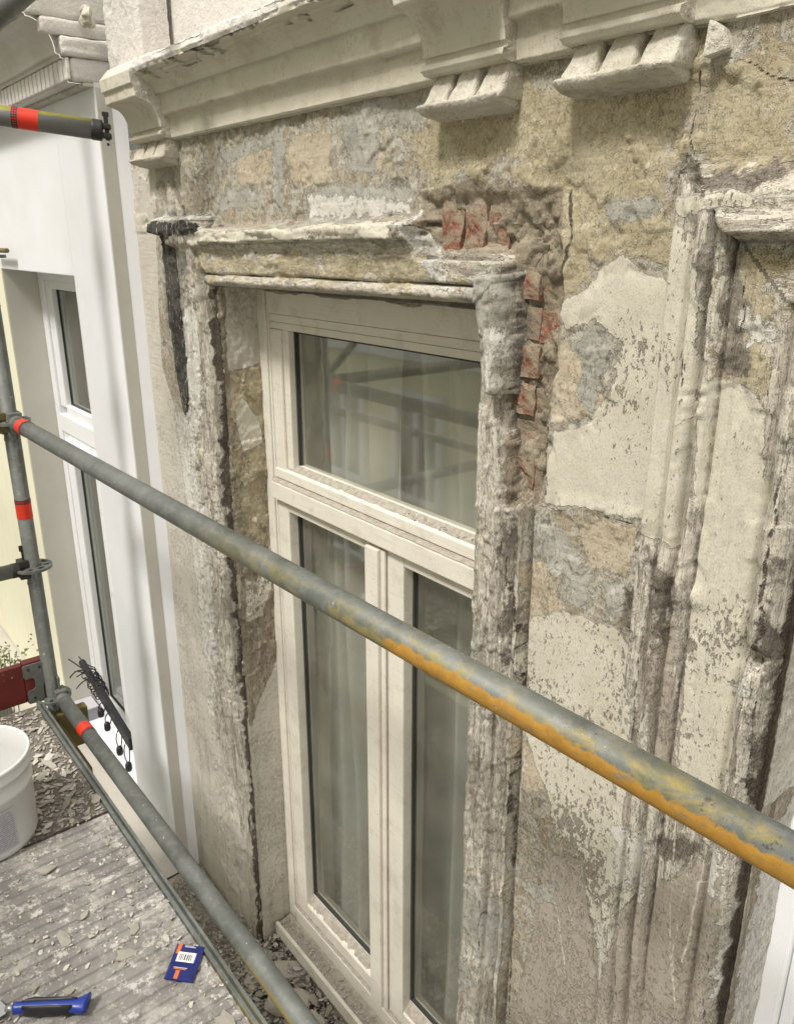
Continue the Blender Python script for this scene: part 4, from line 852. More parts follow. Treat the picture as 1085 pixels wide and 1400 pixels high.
def dust_strip(name, x0, x1, y0, z0, y1, z1, seed, par=None, th=.003, nx=260, holes=False):
    X, T = np.meshgrid(np.linspace(x0, x1, nx), np.linspace(0, 1, 14), indexing='ij')
    n = fbm(X, T * .2, 60, 4, seed); Y = y0 + (y1 - y0) * T; Z = z0 + (z1 - z0) * T + th * n * np.sin(np.pi * T) + .0012
    edge = (fbm(X, X * 0, 50, 3, seed + 4) - .5) * .008 * (1 - T); Y = Y + np.maximum(edge, 0)
    return grid_obj(name, X, Y, Z, np.ones((nx - 1, 13), bool), {}, MAT['dust'], par or win)
dust_strip('dust_line', -2.037, -1.047, fy + .012, -.6445, WY + .032, -.631, 201)
# transom with a dusty drip edge
frame_piece('transom', [(-2.0395, -1.0455, fy - .014, WY + .08, -.7375, -.6865)], .003)
frame_piece('transom_moulding', [(-2.0395, -1.0455, fy + .004, WY + .07, -.7480, -.7382)], .002)
dust_strip('dust_line', -2.038, -1.047, fy - .012, -.6855, fy + .012, -.6795, 205, th=.004)
# two leaves
def leaf(x0, x1, hinge):
    for a, b in ((x0, x0 + .062), (x1 - .062, x1)):
        frame_piece('leaf_stile', [(a, b, fy + .004, WY + .055, -2.302, -.7485)], .004)
    frame_piece('leaf_rail', [(x0 + .0623, x1 - .0623, fy + .0045, WY + .055, -.7715, -.7485)], .003)
    m = MB(); a, b = x0 + .0623, x1 - .0623
    m.add([(a,fy+.005,-2.302),(b,fy+.005,-2.302),(b,fy+.005,-2.262),(a,fy+.005,-2.262),(a,WY+.055,-2.302),(b,WY+.055,-2.302),(b,WY+.034,-2.228),(a,WY+.034,-2.228),(a,WY+.055,-2.228),(b,WY+.055,-2.228)],
      [(0,1,2,3),(3,2,6,7),(7,6,9,8),(0,3,7,8,4),(1,5,9,6,2),(8,9,5,4),(0,4,5,1)])
    part('leaf_rail', m.mesh('leaf_rail', .002), PM, win)
    dust_strip('dust_line', a + .002, b - .002, fy + .010, -2.258, WY + .032, -2.2285, 210)
    gx0, gx1 = x0 + .062, x1 - .062
    frame_piece('glazing_gasket', [(gx0, gx0 + .008, WY + .033, WY + .045, -2.226, -.772), (gx1 - .008, gx1, WY + .033, WY + .045, -2.226, -.772), (gx0 + .008, gx1 - .008, WY + .033, WY + .045, -2.226, -2.219), (gx0 + .008, gx1 - .008, WY + .033, WY + .045, -.779, -.772)], 0, MAT['gasket'])
    frame_piece('glass_pane', [(gx0, gx1, WY + .040, WY + .044, -2.23, -.771)], 0, MAT['window_glass'])
leaf(-2.035, -1.528, 0); leaf(-1.492, -1.047, 1)
frame_piece('astragal', [(-1.569, -1.514, fy - .014, fy + .003, -2.318, -.7500)], .003)
frame_piece('astragal', [(-1.5135, -1.496, fy - .004, fy + .003, -2.318, -.7500)], .002)
frame_piece('leaf_stop', [(-1.527, -1.493, fy + .006, WY + .055, -2.302, -.7485)], .001)
frame_piece('glazing_gasket', [(-1.954, -1.947, WY + .033, WY + .045, -.629, -.241), (-1.135, -1.126, WY + .033, WY + .045, -.629, -.241), (-1.947, -1.135, WY + .033, WY + .045, -.248, -.241)], 0, MAT['gasket'])
frame_piece('glass_pane', [(-1.955, -1.125, WY + .040, WY + .044, -.635, -.240)], 0, MAT['window_glass'])
# bottom of the frame and the window board outside
frame_piece('bottom_rail', [(-2.0395, -1.0455, fy - .012, WY + .08, -2.325, -2.3035)], .003)
dust_strip('dust_line', -2.035, -1.05, fy - .010, -2.3030, fy + .003, -2.3018, 220, th=.003)
frame_piece('bottom_rail', [(-2.0395, -1.0455, fy - .004, WY + .08, -2.405, -2.3255)], .003)
m = MB(); m.add([(-2.08,1.098,-2.392),(-1.05,1.098,-2.392),(-1.05,1.155,-2.372),(-2.08,1.155,-2.372),(-2.08,1.098,-2.52),(-1.05,1.098,-2.52),(-1.05,1.155,-2.52),(-2.08,1.155,-2.52)], [(0,1,2,3),(0,4,5,1),(3,2,6,7),(0,3,7,4),(1,5,6,2),(4,7,6,5)])
part('sill', m.mesh('sill', .002), MAT['dust'], win)
frame_piece('sill_lip', [(-2.078, -1.052, 1.088, 1.101, -2.43, -2.374)], .004)
# next window at the right edge: white plastic frame
win2 = sub('window', fac, (.09, WY, -2.37), 'next window at the right edge with a white frame, mostly out of view')
nf = MAT['upvc_white']
frame_piece('frame_jamb', [(-.436, -.395, 1.150, 1.23, -2.45, -.13), (-.3945, -.372, 1.158, 1.23, -2.45, -.13)], .006, nf, win2)
frame_piece('frame_jamb', [(.57, .63, 1.150, 1.23, -2.45, -.13)], .004, nf, win2)
frame_piece('frame_head', [(-.3715, .5695, 1.152, 1.23, -.22, -.13)], .004, nf, win2)
frame_piece('bottom_rail', [(-.3715, .5695, 1.152, 1.23, -2.45, -2.36)], .004, nf, win2)
frame_piece('sash_stile', [(-.3715, -.30, 1.160, 1.22, -2.359, -.221)], .006, nf, win2)
frame_piece('sash_rail', [(-.2995, .5695, 1.160, 1.22, -.69, -.62)], .005, nf, win2)
frame_piece('glass_pane', [(-.2995, .5695, 1.190, 1.196, -2.359, -.70)], 0, MAT['window_glass'], win2)
frame_piece('glass_pane', [(-.2995, .5695, 1.190, 1.196, -.62, -.221)], 0, MAT['window_glass'], win2)
# ---- the room behind: plain box, floor and thin curtains
m = MB(); x0, x1, y0, y1, z0, z1 = -2.6, 1.2, 1.245, 4.5, -2.75, .35
for f in ([(x0,y1,z0),(x1,y1,z0),(x1,y1,z1),(x0,y1,z1)], [(x0,y0,z0),(x0,y1,z0),(x0,y1,z1),(x0,y0,z1)], [(x1,y0,z0),(x1,y0,z1),(x1,y1,z1),(x1,y1,z0)], [(x0,y0,z1),(x1,y0,z1),(x1,y1,z1),(x0,y1,z1)]):
    m.add(f, [(0,1,2,3)])
tag(part('room_wall', m.mesh('room_wall'), MAT['room_wall'], fac))
m = MB(); m.box(x0, x1, y0, y1, z0 - .05, z0); part('room_floor', m.mesh('room_floor'), MAT['room_floor'], fac)
m = MB()
for b in ((-2.7, -2.09, -2.8, .5), (-1.0, -.44, -2.8, .5), (.62, 1.3, -2.8, .5), (-2.09, -1.0, -.12, .5), (-.44, .62, -.14, .5), (-2.09, -1.0, -2.8, -2.38), (-.44, .62, -2.8, -2.42)):
    m.box(b[0], b[1], 1.205, 1.243, b[2], b[3])
part('inner_wall', m.mesh('inner_wall'), MAT['room_wall'], fac)
def curtain(x0, x1, y, z0, z1, seed, lab=None):
    X, Z = np.meshgrid(np.linspace(x0, x1, 180), np.linspace(z0, z1, 20), indexing='ij')
    ph = (X - x0) * 55 + 9 * fbm(X, Z * .12, 5, 3, seed); Y = y + .024 * np.sin(ph) + .012 * np.sin(ph * .43)
    grid_obj('curtain', X, Y, Z, np.ones((179, 19), bool), {}, MAT['curtain'], fac)
    return
curtain(-2.16, -1.585, 1.30, -2.62, -.15, 301); curtain(-1.64, -.96, 1.345, -2.62, -.15, 305)
# ================================================================ THE WHITE NEIGHBOUR
wb = empty('white_building', (-4.0, .967, LEDGE), 'freshly painted smooth white house with a dentil band, left of the old facade', 'building')
WF = .967; wx0, wx1, wz0, wz1 = -4.08, -3.07, -2.47, -.128
m = MB()
for b in ((wx1, XL, LEDGE + .004, .445), (wx0, wx1, wz1, .445), (wx0, wx1, LEDGE + .004, wz0)):
    m.box(b[0], b[1] - (.0015 if b[1] == XL else 0), WF, WF + .26, b[2], b[3])
part('wall', m.mesh('wall', .004), MAT['white_paint_wall'], wb)
m = MB(); m.box(-9.0, wx0 - .001, WF + .001, WF + .26, LEDGE + .004, .445); part('wall', m.mesh('wall'), MAT['cream_pier_paint'], wb)['label'] = 'cream painted pier left of the white window'
m = MB(); m.box(XL - .001, XL + .0005, WF + .004, 1.014, LEDGE + .004, .43); part('wall_return', m.mesh('wall_return'), MAT['return_grey'], wb)['label'] = 'beige return beside the white wall'
m = MB(); m.add([(XL + .001, 1.016, LEDGE + .004), (XL + .018, 1.052, LEDGE + .004), (XL + .018, 1.052, .43), (XL + .001, 1.016, .43)], [(0, 1, 2, 3)])
m.box(XL - .002, XL + .001, 1.0145, 1.055, LEDGE + .004, .43); part('corner_strip', m.mesh('corner_strip'), MAT['white_paint_wall'], wb)
# jambs inside the opening carry the beige coat
m = MB(); m.box(wx0 - .0008, wx0 + .001, WF + .006, 1.235, wz0, wz1 - .002); part('reveal', m.mesh('reveal'), MAT['beige_reveal'], wb)
m = MB(); m.box(wx1 - .001, wx1 + .0008, WF + .006, 1.235, wz0, wz1 - .002); part('reveal', m.mesh('reveal'), MAT['beige_reveal'], wb)
ww = sub('window', wb, (-3.57, 1.117, wz0), 'white plastic window in the white wall')
y = 1.117; U = MAT['upvc_white']
def fp(name, boxes, bev=.005, mat=None): return frame_piece(name, boxes, bev, mat or U, ww)
fp('frame_jamb', [(wx0 + .002, -4.015, y, y + .07, wz0, wz1 - .003)]); fp('frame_jamb', [(-3.135, wx1 - .002, y, y + .07, wz0, wz1 - .003)])
fp('frame_head', [(-4.0148, -3.1352, y, y + .07, -.178, wz1 - .003)]); fp('bottom_rail', [(-4.0148, -3.1352, y, y + .07, wz0, -2.41)])
fp('sash_stile', [(-4.0145, -3.935, y + .012, y + .06, -.765, -.1785)], .006); fp('sash_stile', [(-3.215, -3.136, y + .012, y + .06, -.765, -.1785)], .006)
fp('sash_rail', [(-3.9345, -3.2155, y + .012, y + .06, -.2150, -.1785)], .004); fp('sash_rail', [(-3.9345, -3.2155, y + .012, y + .06, -.8, -.752)], .004)
fp('transom', [(-4.0145, -3.1355, y - .002, y + .065, -.885, -.8005)], .004)
fp('trickle_vent', [(-3.95, -3.30, y - .012, y - .0025, -.93, -.905)], .002); fp('trickle_vent', [(-3.93, -3.32, y - .016, y - .0125, -.924, -.912)], .001)
fp('leaf_stile', [(-4.0145, -3.925, y + .006, y + .06, -2.4095, -.8855)], .007); fp('leaf_stile', [(-3.62, -3.52, y + .006, y + .06, -2.4095, -.8855)], .007); fp('leaf_stile', [(-3.215, -3.136, y + .006, y + .06, -2.4095, -.8855)], .007)
fp('leaf_rail', [(-3.9248, -3.6202, y + .006, y + .06, -.955, -.8855)], .005); fp('leaf_rail', [(-3.9248, -3.6202, y + .006, y + .06, -2.4095, -2.34)], .005); fp('leaf_rail', [(-3.5198, -3.2152, y + .006, y + .06, -.955, -.8855)], .005); fp('leaf_rail', [(-3.5198, -3.2152, y + .006, y + .06, -2.4095, -2.34)], .005)
for a, b, c, d in ((-3.935, -3.215, -.752, -.215), (-3.925, -3.62, -2.34, -.955), (-3.52, -3.215, -2.34, -.955)):
    fp('glazing_gasket', [(a, a + .007, y + .036, y + .044, c, d), (a + .0072, b, y + .036, y + .044, d - .007, d), (a + .0072, b, y + .036, y + .044, c, c + .007)], 0, MAT['gasket'])
    fp('glass_pane', [(a, b, y + .042, y + .046, c, d)], 0, MAT['white_window_glass'])
    X, Z = np.meshgrid(np.linspace(a - .02, b + .02, 120), np.linspace(c, d, 6), indexing='ij')
    grid_obj('curtain', X, y + .13 + .012 * np.sin(X * 90), Z, np.ones((119, 5), bool), {}, MAT['curtain'], wb)
ledge(-6.5, XL - .001, MAT['pale_ledge'], 'string_course', wb, 131, 'pale painted ledge under the white window', .0015)
m = MB()
for f in ([(-5.2,4,-2.8),(-2.62,4,-2.8),(-2.62,4,.4),(-5.2,4,.4)], [(-5.2,1.24,-2.8),(-5.2,4,-2.8),(-5.2,4,.4),(-5.2,1.24,.4)], [(-2.62,1.24,-2.8),(-2.62,4,-2.8),(-2.62,4,.4),(-2.62,1.24,.4)], [(-5.2,1.2,.4),(-2.62,1.2,.4),(-2.62,4,.4),(-5.2,4,.4)], [(-5.2,1.2,-2.8),(-2.62,1.2,-2.8),(-2.62,4,-2.8),(-5.2,4,-2.8)]):
    m.add(f, [(0,1,2,3)])
part('room_wall', m.mesh('room_wall'), MAT['room_wall'], wb)
# overhanging band: soffit, dentils, cove and upper block; the profile runs along x and ends at the corner
UP = [(WF + .05, .440), (.905, .4405), (.903, .443), (.903, .500), (.897, .503), (.890, .5035), (.887, .512), (.880, .5125)]
for i in range(11):
    a = i / 10 * math.pi / 2; UP.append((.876 - .072 * (1 - math.cos(a)), .515 + .085 * math.sin(a)))
UP += [(.803, .606), (.795, .608), (.792, .625), (.800, .64), (.806, .66), (.806, 1.5)]
extrude_x('upper_band', UP, -9.0, XL - .026, MAT['old_white_stucco'], dx=.02, ds=.006, amp=.0008, seed=141, parent=wb)
m = MB(); m.add([(XL - .0305, a, b) for a, b in UP] + [(XL - .0305, 1.05, 1.5), (XL - .0305, 1.05, .44)], [tuple(range(len(UP) + 2))]); part('band_end', m.mesh('band_end'), MAT['rough_stucco'], wb)
def cap():
    # the end of the band, seen from the right: back-going courses each with its own projection
    m = MB()
    for (a, b, c, d, e) in ((.905, .440, .5045, -.0, 0), (.880, .5045, .556, .012, 0), (.83, .5565, .600, .006, 0), (.80, .6000, 1.5, .004, 0)):
        m.box(XL - .0295, XL + d, a, 1.05, b, c)
    me = m.mesh('band_end', .012, 3); bm = bmesh.new(); bm.from_mesh(me)
    bmesh.ops.subdivide_edges(bm, edges=[e for e in bm.edges if e.calc_length() > .02], cuts=6, use_grid_fill=True); bm.normal_update()
    for v in bm.verts: v.co += v.normal * (mn.noise(v.co * 70) * .0025 + mn.noise(v.co * 18) * .003)
    bm.to_mesh(me); bm.free(); part('band_end', me, MAT['rough_stucco'], wb, True)
cap()
def dentils():
    me = None; x = XL - .014; k = 0
    while x > -6.0:
        if me is None:
            m = MB(); m.box(-.0175, .0175, -.006, .004, -.029, .029); me = m.mesh('dentil', .003)
            me.materials.append(MAT['rough_stucco'])
        o = bpy.data.objects.new('dentil', me); COL.objects.link(o); o.parent = wb; o.location = Vector((x, .898, .472)) - world_loc(wb)
        x -= .0435; k += 1
dentils()
m = MB(); m.box(-9, XL + .0, WF - .03, WF + .0, .43, .4395); part('soffit_strip', m.mesh('soffit_strip', .002), MAT['cornice_worn'], wb)
# a broken knob of stucco sticking out near the top
heap('stucco_knob', (-2.64, -2.60), (.945, .965), (.56, .63), 7, MAT['cornice_worn'], wb, .012, .022, 9)
# ================================================================ SCAFFOLD
G = MAT['galvanised']; TR = .02415
def tube_thing(name, a, b, label, mat=None, group=None, cat='scaffold tube', r=TR, bands=(), head0=False, head1=False, headmat=None, hs=1.0):
    a = Vector(a); b = Vector(b); e = empty(name, a, label, cat, group); d = (b - a).normalized()
    m = MB(); m.tube(a, b, r, 40); part('tube', m.mesh('tube'), mat or G, e, True)
    for t, wd in bands:
        p = a + d * t; m = MB(); m.tube(p, p + d * wd, r + .0007, 40, cap=False); part('red_band', m.mesh('red_band'), MAT['red_tape'], e, True)
        m = MB(); m.tube(p + d * wd, p + d * (wd + .014), r + .0008, 40, cap=False)
        part('print_band', m.mesh('print_band'), MAT['ink'], e, True)
        u = d.orthogonal().normalized(); v = d.cross(u); mm = MB()
        for k in range(26):      # tiny rows of print on the band
            ang = 2 * math.pi * k / 26; c = u * math.cos(ang) + v * math.sin(ang); tt = d.cross(c)
            for q, L in ((.003, .003), (.008, .0035)):
                s0 = p + d * (wd + q) + c * (r + .0012)
                mm.add([s0 - tt * .0014, s0 + tt * .0014, s0 + tt * .0014 + d * L, s0 - tt * .0014 + d * L], [(0, 1, 2, 3)])
        part('print_marks', mm.mesh('print_marks'), MAT['red_tape'], e)
    for flag, p, s in ((head0, a, 1), (head1, b, -1)):
        if not flag: continue
        hm = headmat or MAT['dark_iron']; m = MB()
        # wedge head: two jaws over and under the disc, with a wedge driven through
        dd = d * s; up = Vector((0, 0, 1)); sd_ = dd.cross(up).normalized()
        def bx(c, l, w_, h_):
            c = p + (Vector(c) - p) * hs; l *= hs; w_ *= hs; h_ *= hs; vs8 = [c + dd * (i * l / 2) + sd_ * (j * w_ / 2) + up * (k * h_ / 2) for k in (-1, 1) for (i, j) in ((-1, -1), (1, -1), (1, 1), (-1, 1))]
            m.add(vs8, [(0,3,2,1),(4,5,6,7),(0,1,5,4),(1,2,6,5),(2,3,7,6),(3,0,4,7)])
        m.tube(p - dd * .006, p + dd * .020, r * 1.04, 24, r2=r * 1.06)
        bx(p - dd * .026 + up * .020, .046, .040, .026); bx(p - dd * .026 - up * .020, .046, .040, .026)
        part('wedge_head', m.mesh('wedge_head', .004), hm, e)
        m = MB(); bx(p - dd * .030 + up * .018, .020, .007, .115); bx(p - dd * .030 + up * .072, .030, .008, .020); m.tube(p - dd * .03 * hs - up * .05 * hs, p - dd * .03 * hs - up * .062 * hs, .006 * hs, 10)
        part('wedge', m.mesh('wedge', .002), hm, e)
    return e
def rosette(p, e, mat):
    n = 48; m = MB(); ri, ro = .026, .061; p = Vector(p); bm = bmesh.new(); hz = .0045
    # ring with eight openings
    top = []; 
    def V(r, t, z): return bm.verts.new(p + Vector((r * math.cos(t), r * math.sin(t), z)))
    rad = [ri, .035, .052, ro]; G_ = {}
    for k in range(n):
        for j, r in enumerate(rad):
            for z in (0, 1): G_[k, j, z] = V(r, 2 * math.pi * k / n, (z - .5) * 2 * hz)
    open_ = lambda k, j: j == 1 and (k % 6) in ((1, 2, 3, 4) if (k // 6) % 2 == 0 else (2, 3))
    for k in range(n):
        k2 = (k + 1) % n
        for j in range(3):
            if open_(k, j): continue
            bm.faces.new([G_[k, j, 1], G_[k, j + 1, 1], G_[k2, j + 1, 1], G_[k2, j, 1]]); bm.faces.new([G_[k, j, 0], G_[k2, j, 0], G_[k2, j + 1, 0], G_[k, j + 1, 0]])
            if j == 2: bm.faces.new([G_[k, 3, 0], G_[k2, 3, 0], G_[k2, 3, 1], G_[k, 3, 1]])
        if open_(k, 1):
            bm.faces.new([G_[k, 1, 0], G_[k, 1, 1], G_[k2, 1, 1], G_[k2, 1, 0]]); bm.faces.new([G_[k, 2, 0], G_[k2, 2, 0], G_[k2, 2, 1], G_[k, 2, 1]])
            if not open_((k - 1) % n, 1): bm.faces.new([G_[k, 1, 0], G_[k, 2, 0], G_[k, 2, 1], G_[k, 1, 1]])
            if not open_(k2, 1): bm.faces.new([G_[k2, 1, 0], G_[k2, 1, 1], G_[k2, 2, 1], G_[k2, 2, 0]])
    bmesh.ops.recalc_face_normals(bm, faces=bm.faces)
    me = bpy.data.meshes.new('rosette'); bm.to_mesh(me); bm.free(); return part('rosette', me, mat, e)
SX, SY = -2.73, .605; OY = -.485; SX2 = .34
def standard(x, y, label, bands=(), z0=-9.0, z1=2.4, group='scaffold standards'):
    e = tube_thing('scaffold_standard', (x, y, z0), (x, y, z1), label, cat='scaffold post', bands=bands, group=group)
    for k in range(-14, 5):
        z = -.05 + .5 * k
        if z0 < z < z1: rosette((x, y, z), e, G)
    m = MB(); m.tube((x, y, -.045 - .15), (x, y, -.045 - .147), TR + .0012, 40); m.tube((x, y, .30), (x, y, .303), TR + .0015, 32); part('joint_ring', m.mesh('joint_ring'), G, e, True)
    return e
standard(SX, SY, 'galvanised scaffold post at the left by the white window, with a red band', bands=((9.0 - .875, .052),))
standard(SX, OY, 'outer scaffold post on the street side at the left end of the deck'); standard(SX2, OY, 'outer scaffold post on the street side behind the viewpoint')
standard(SX2, SY, 'inner scaffold post just beyond the right edge'); standard(-5.30, OY, 'outer scaffold post of the next bay, seen only in the glass', bands=((8.2, .052), (9.0 - .05, .052)))
# the big mid rail with the painted underside, and the deck-level rail
tube_thing('guard_rail', (SX + .052, SY + .008, -.55), (SX2 - .05, .680, -.55), 'thick scaffold rail crossing the window, greenish with orange paint under its right half', MAT['galvanised_painted'], cat='scaffold rail', bands=((.055, .045),), head0=True, head1=True, headmat=G)
tube_thing('scaffold_ledger', (SX + .05, SY + .018, -1.55), (SX2 - .05, SY + .018, -1.55), 'lower scaffold rail running along the deck edge with a red band', MAT['galvanised_painted'] if False else G, cat='scaffold rail', bands=((.22, .045),), head0=True, head1=True, headmat=G)
for z, nm, mt in ((-.55, 'cross tube at handrail height going left from the post', G), (-1.05, 'cross tube below the handrail with a dark wedge head', G)):
    tube_thing('scaffold_transom', (SX - .0, SY - .05, z), (SX, OY + .05, z), nm, mt, cat='scaffold tube', head0=True, head1=True, headmat=MAT['olive_paint'] if z > -.6 else MAT['dark_iron'])
# upper left tubes
tube_thing('scaffold_transom', (-2.235, .815, .262), (-2.42, .40, .315), 'grey tube with yellow top and a red band at the upper left', MAT['galvanised_yellow_top'], cat='scaffold tube', bands=((.143, .048),), head0=True, hs=.55)
tube_thing('scaffold_brace', (-2.42, .545, .43), (-2.0, .80, .66), 'thick grey tube crossing the upper left corner', G, cat='scaffold tube')
# outer rails, seen in the glass
for z, zn in ((-.55, 'handrail height'), (-1.05, 'knee height'), (.45, 'head height')):
    for a, b, bn in ((SX, SX2, 'behind the viewpoint'), (-5.30, SX, 'of the next bay, mirrored in the window glass')):
        tube_thing('guard_rail', (a + .05, OY, z), (b - .05, OY, z), 'outer guard rail at ' + zn + ' ' + bn, cat='scaffold rail', bands=((1.0 if z > -1 else .5, .06),), group='outer guard rails')
tube_thing('scaffold_brace', (-5.25, OY - .05, -1.5), (SX, OY - .05, .45), 'diagonal brace on the street side, rising to the right', cat='scaffold tube')
tube_thing('scaffold_brace', (SX, OY - .05, -3.5), (SX2, OY - .05, -1.55), 'diagonal brace below the deck on the street side', cat='scaffold tube')
tube_thing('scaffold_brace', (-5.25, OY - .05, -1.55), (SX, OY - .05, -3.5), 'diagonal brace below the next bay', cat='scaffold tube')
# toe board with its steel bracket
tb = empty('toe_board', (SX - .01, .1, DECK), 'dark red toe board across the far end of the deck', 'toe board')
m = MB(); m.box(SX - .028, SX - .002, OY + .05, SY - .085, DECK + .004, DECK + .150); part('board', m.mesh('board', .003), MAT['red_brown_board'], tb)
m = MB(); m.box(SX - .032, SX + .002, SY - .084, SY - .010, DECK + .0, DECK + .155); part('board_end', m.mesh('board_end', .002), MAT['red_brown_board'], tb)
def hookplate():
    # flat steel hook plate with a notch, screwed to the board end
    prof = [(0,.0),(.040,.0),(.052,.012),(.052,.05),(.060,.075),(.060,.0),(.075,-.02),(.088,.06),(.098,.06),(.105,.135),(.088,.150),(.0,.150),(-.006,.145),(-.006,.105),(0,.098),(.022,.098),(.028,.092),(.028,.06),(.022,.053),(.006,.05),(0,.044)]
    bm = bmesh.new(); x0 = SX + .0045; fr = [bm.verts.new((x0, SY - .082 + a, DECK - .0 + b)) for a, b in prof]; f = bm.faces.new(fr)
    r = bmesh.ops.extrude_face_region(bm, geom=[f]); 
    for v in r['geom']:
        if isinstance(v, bmesh.types.BMVert): v.co.x += .005
    bmesh.ops.triangulate(bm, faces=[q for q in bm.faces if len(q.verts) > 4]); bmesh.ops.recalc_face_normals(bm, faces=bm.faces)
    me = bpy.data.meshes.new('hook_plate'); bm.to_mesh(me); bm.free(); h = part('hook_plate', me, G, tb)
    for a, b in ((.012, .132), (.05, .132), (.02, .02)):
        m = MB(); m.tube((x0 + .005, SY - .082 + a, DECK + b), (x0 + .0075, SY - .082 + a, DECK + b), .0045, 12); part('screw', m.mesh('screw'), MAT['dark_iron'], tb)
hookplate()
# deck: far plywood hatch panel, near ribbed panel, steel edge profiles
dk = empty('scaffold_deck', (-1.4, .1, DECK), 'grey scaffold deck with a ribbed near panel and a brown far panel', 'scaffold deck')
DE = .560; JX = -2.0
m = MB(); m.box(SX + .03, JX - .004, OY + .06, DE - .022, DECK - .045, DECK - .001); part('deck_panel', m.mesh('deck_panel', .002), MAT['deck_ply'], dk)['label'] = 'brown far deck panel strewn with flakes'
m = MB(); m.box(JX + .004, .9, OY + .06, DE - .022, DECK - .045, DECK - .004); part('deck_panel', m.mesh('deck_panel', .002), MAT['deck_metal'], dk)['label'] = 'light grey ribbed deck panel'
m = MB(); m.box(JX - .004, JX + .004, OY + .06, DE - .022, DECK - .045, DECK - .010); part('deck_joint', m.mesh('deck_joint'), MAT['dark_iron'], dk)
m = MB(); m.add([(-.0125,0,0),(-.0095,0,.0042),(.0095,0,.0042),(.0125,0,0),(-.0125,1,0),(-.0095,1,.0042),(.0095,1,.0042),(.0125,1,0)], [(0,1,5,4),(1,2,6,5),(2,3,7,6),(0,3,2,1),(4,5,6,7)])
rib = m.mesh('rib'); rib.materials.append(MAT['deck_metal']); x = JX + .022
while x < .4:
    o = bpy.data.objects.new('rib', rib); COL.objects.link(o); o.parent = dk; o.scale = (1, DE - .024 - OY - .062, 1); o.location = Vector((x, OY + .061, DECK - .004)) - world_loc(dk); x += .034
m = MB(); m.box(SX + .03, .9, DE - .0215, DE - .012, DECK - .06, DECK + .006); part('edge_profile', m.mesh('edge_profile', .001), G, dk)
m = MB(); m.box(SX + .03, .9, DE - .0115, DE - .004, DECK - .06, DECK - .005); part('edge_profile', m.mesh('edge_profile', .001), G, dk)
m = MB(); m.box(SX + .03, .9, DE - .0035, DE + .004, DECK - .06, DECK + .001); part('edge_profile', m.mesh('edge_profile', .001), G, dk)
# olive steel end piece below the deck, brass-coloured disc next to the post
m = MB(); m.box(SX + .06, SX + .40, .50, .60, DECK - .16, DECK - .07); m.box(SX + .02, SX + .06, .45, .70, DECK - .2, DECK - .05)
tag(link('deck_bearer', m.mesh('deck_bearer', .006), MAT['olive_paint']), 'olive yellow steel bearer just below the deck near the post', 'steel bearer')
# ================================================================ THINGS LYING AROUND
# bucket
bk = empty('plastic_bucket', (-2.085, .245, DECK), 'white plastic bucket with a grey printed label standing on the deck', 'bucket')
bc = Vector((-2.10, .243, DECK)); m = MB()
m.lathe(bc, [(.0, .001), (.120, .001), (.127, .006), (.130, .02), (.1345, .17), (.1375, .172), (.138, .182), (.1355, .186), (.1365, .222), (.141, .224), (.1415, .232), (.1375, .235), (.139, .250), (.1425, .254), (.142, .262), (.137, .264), (.1345, .258), (.133, .2), (.127, .03), (.12, .02), (0, .02)], 64)
part('bucket_body', m.mesh('bucket_body'), MAT['bucket_plastic'], bk, True)
m = MB(); m.lathe(bc, [(0, .045), (.06, .05), (.129, .046)], 48); part('bucket_contents', m.mesh('bucket_contents'), MAT['plaster_chip'], bk, True)
def curved(name, a0, a1, z0, z1, rr, mat, par):
    n = 24; vs_ = []; m = MB()
    for i in range(n + 1):
        t = a0 + (a1 - a0) * i / n
        for z in (z0, z1):
            r = rr + (z - .02) / .15 * .0045; vs_.append(bc + Vector((r * math.cos(t), r * math.sin(t), z)))
    m.add(vs_, [(2 * i, 2 * i + 2, 2 * i + 3, 2 * i + 1) for i in range(n)]); return part(name, m.mesh(name), mat, par, True)
A0, A1 = R(-62), R(26)
curved('label', A0, A1, .028, .150, .1312, MAT['label_grey'], bk)
for k in range(19):
    z = .036 + k * .0058; 
    if k in (6, 13): curved('label_rule', A0 + .03, A1 - .03, z, z + .001, .1318, MAT['ink'], bk); continue
    rs = random.Random(k); a = A0 + .06
    while a < A1 - .08:
        b = min(a + rs.uniform(.05, .22), A1 - .05); curved('print_line', a, b, z, z + .0022, .1317, MAT['label_print'], bk); a = b + .025
# packet: dark blue, orange stripe, barcode sticker
pk = empty('paper_packet', (-1.375, .50, DECK), 'flat dark blue packet with orange stripe and white barcode sticker on the deck', 'packet')
O = Vector((-1.398, .487, DECK + .004)); 
ex = Vector((-.025, .052, 0)); ex = Vector((.066, .047, 0)); 
def quad(name, u0, u1, v0, v1, mat, h, th=.0012, par=pk):
    # u across the packet, v along it, corners given in the packet's own axes
    U = Vector((.048, .045, 0)); V_ = Vector((-.068, .062, 0)); C0 = Vector((-1.369, .437, DECK + .0045)) - (U + V_) * 0
    P = [C0 + U * a + V_ * b for a, b in ((u0, v0), (u1, v0), (u1, v1), (u0, v1))]
    m = MB(); m.add([p + Vector((0, 0, h)) for p in P] + [p + Vector((0, 0, h + th)) for p in P], [(0,3,2,1),(4,5,6,7),(0,1,5,4),(1,2,6,5),(2,3,7,6),(3,0,4,7)]); return part(name, m.mesh(name), mat, par)
quad('packet', 0, 1, 0, 1, MAT['packet_blue'], 0, .003); quad('seam', 0, 1, .455, .47, MAT['packet_blue'], .003, .0008); quad('seam', 0, 1, .0, .02, MAT['packet_blue'], .003, .0008)
quad('stripe', .30, .44, .003, .26, MAT['packet_orange'], .003, .0003); quad('stripe', .06, .20, .72, .997, MAT['packet_orange'], .003, .0003)
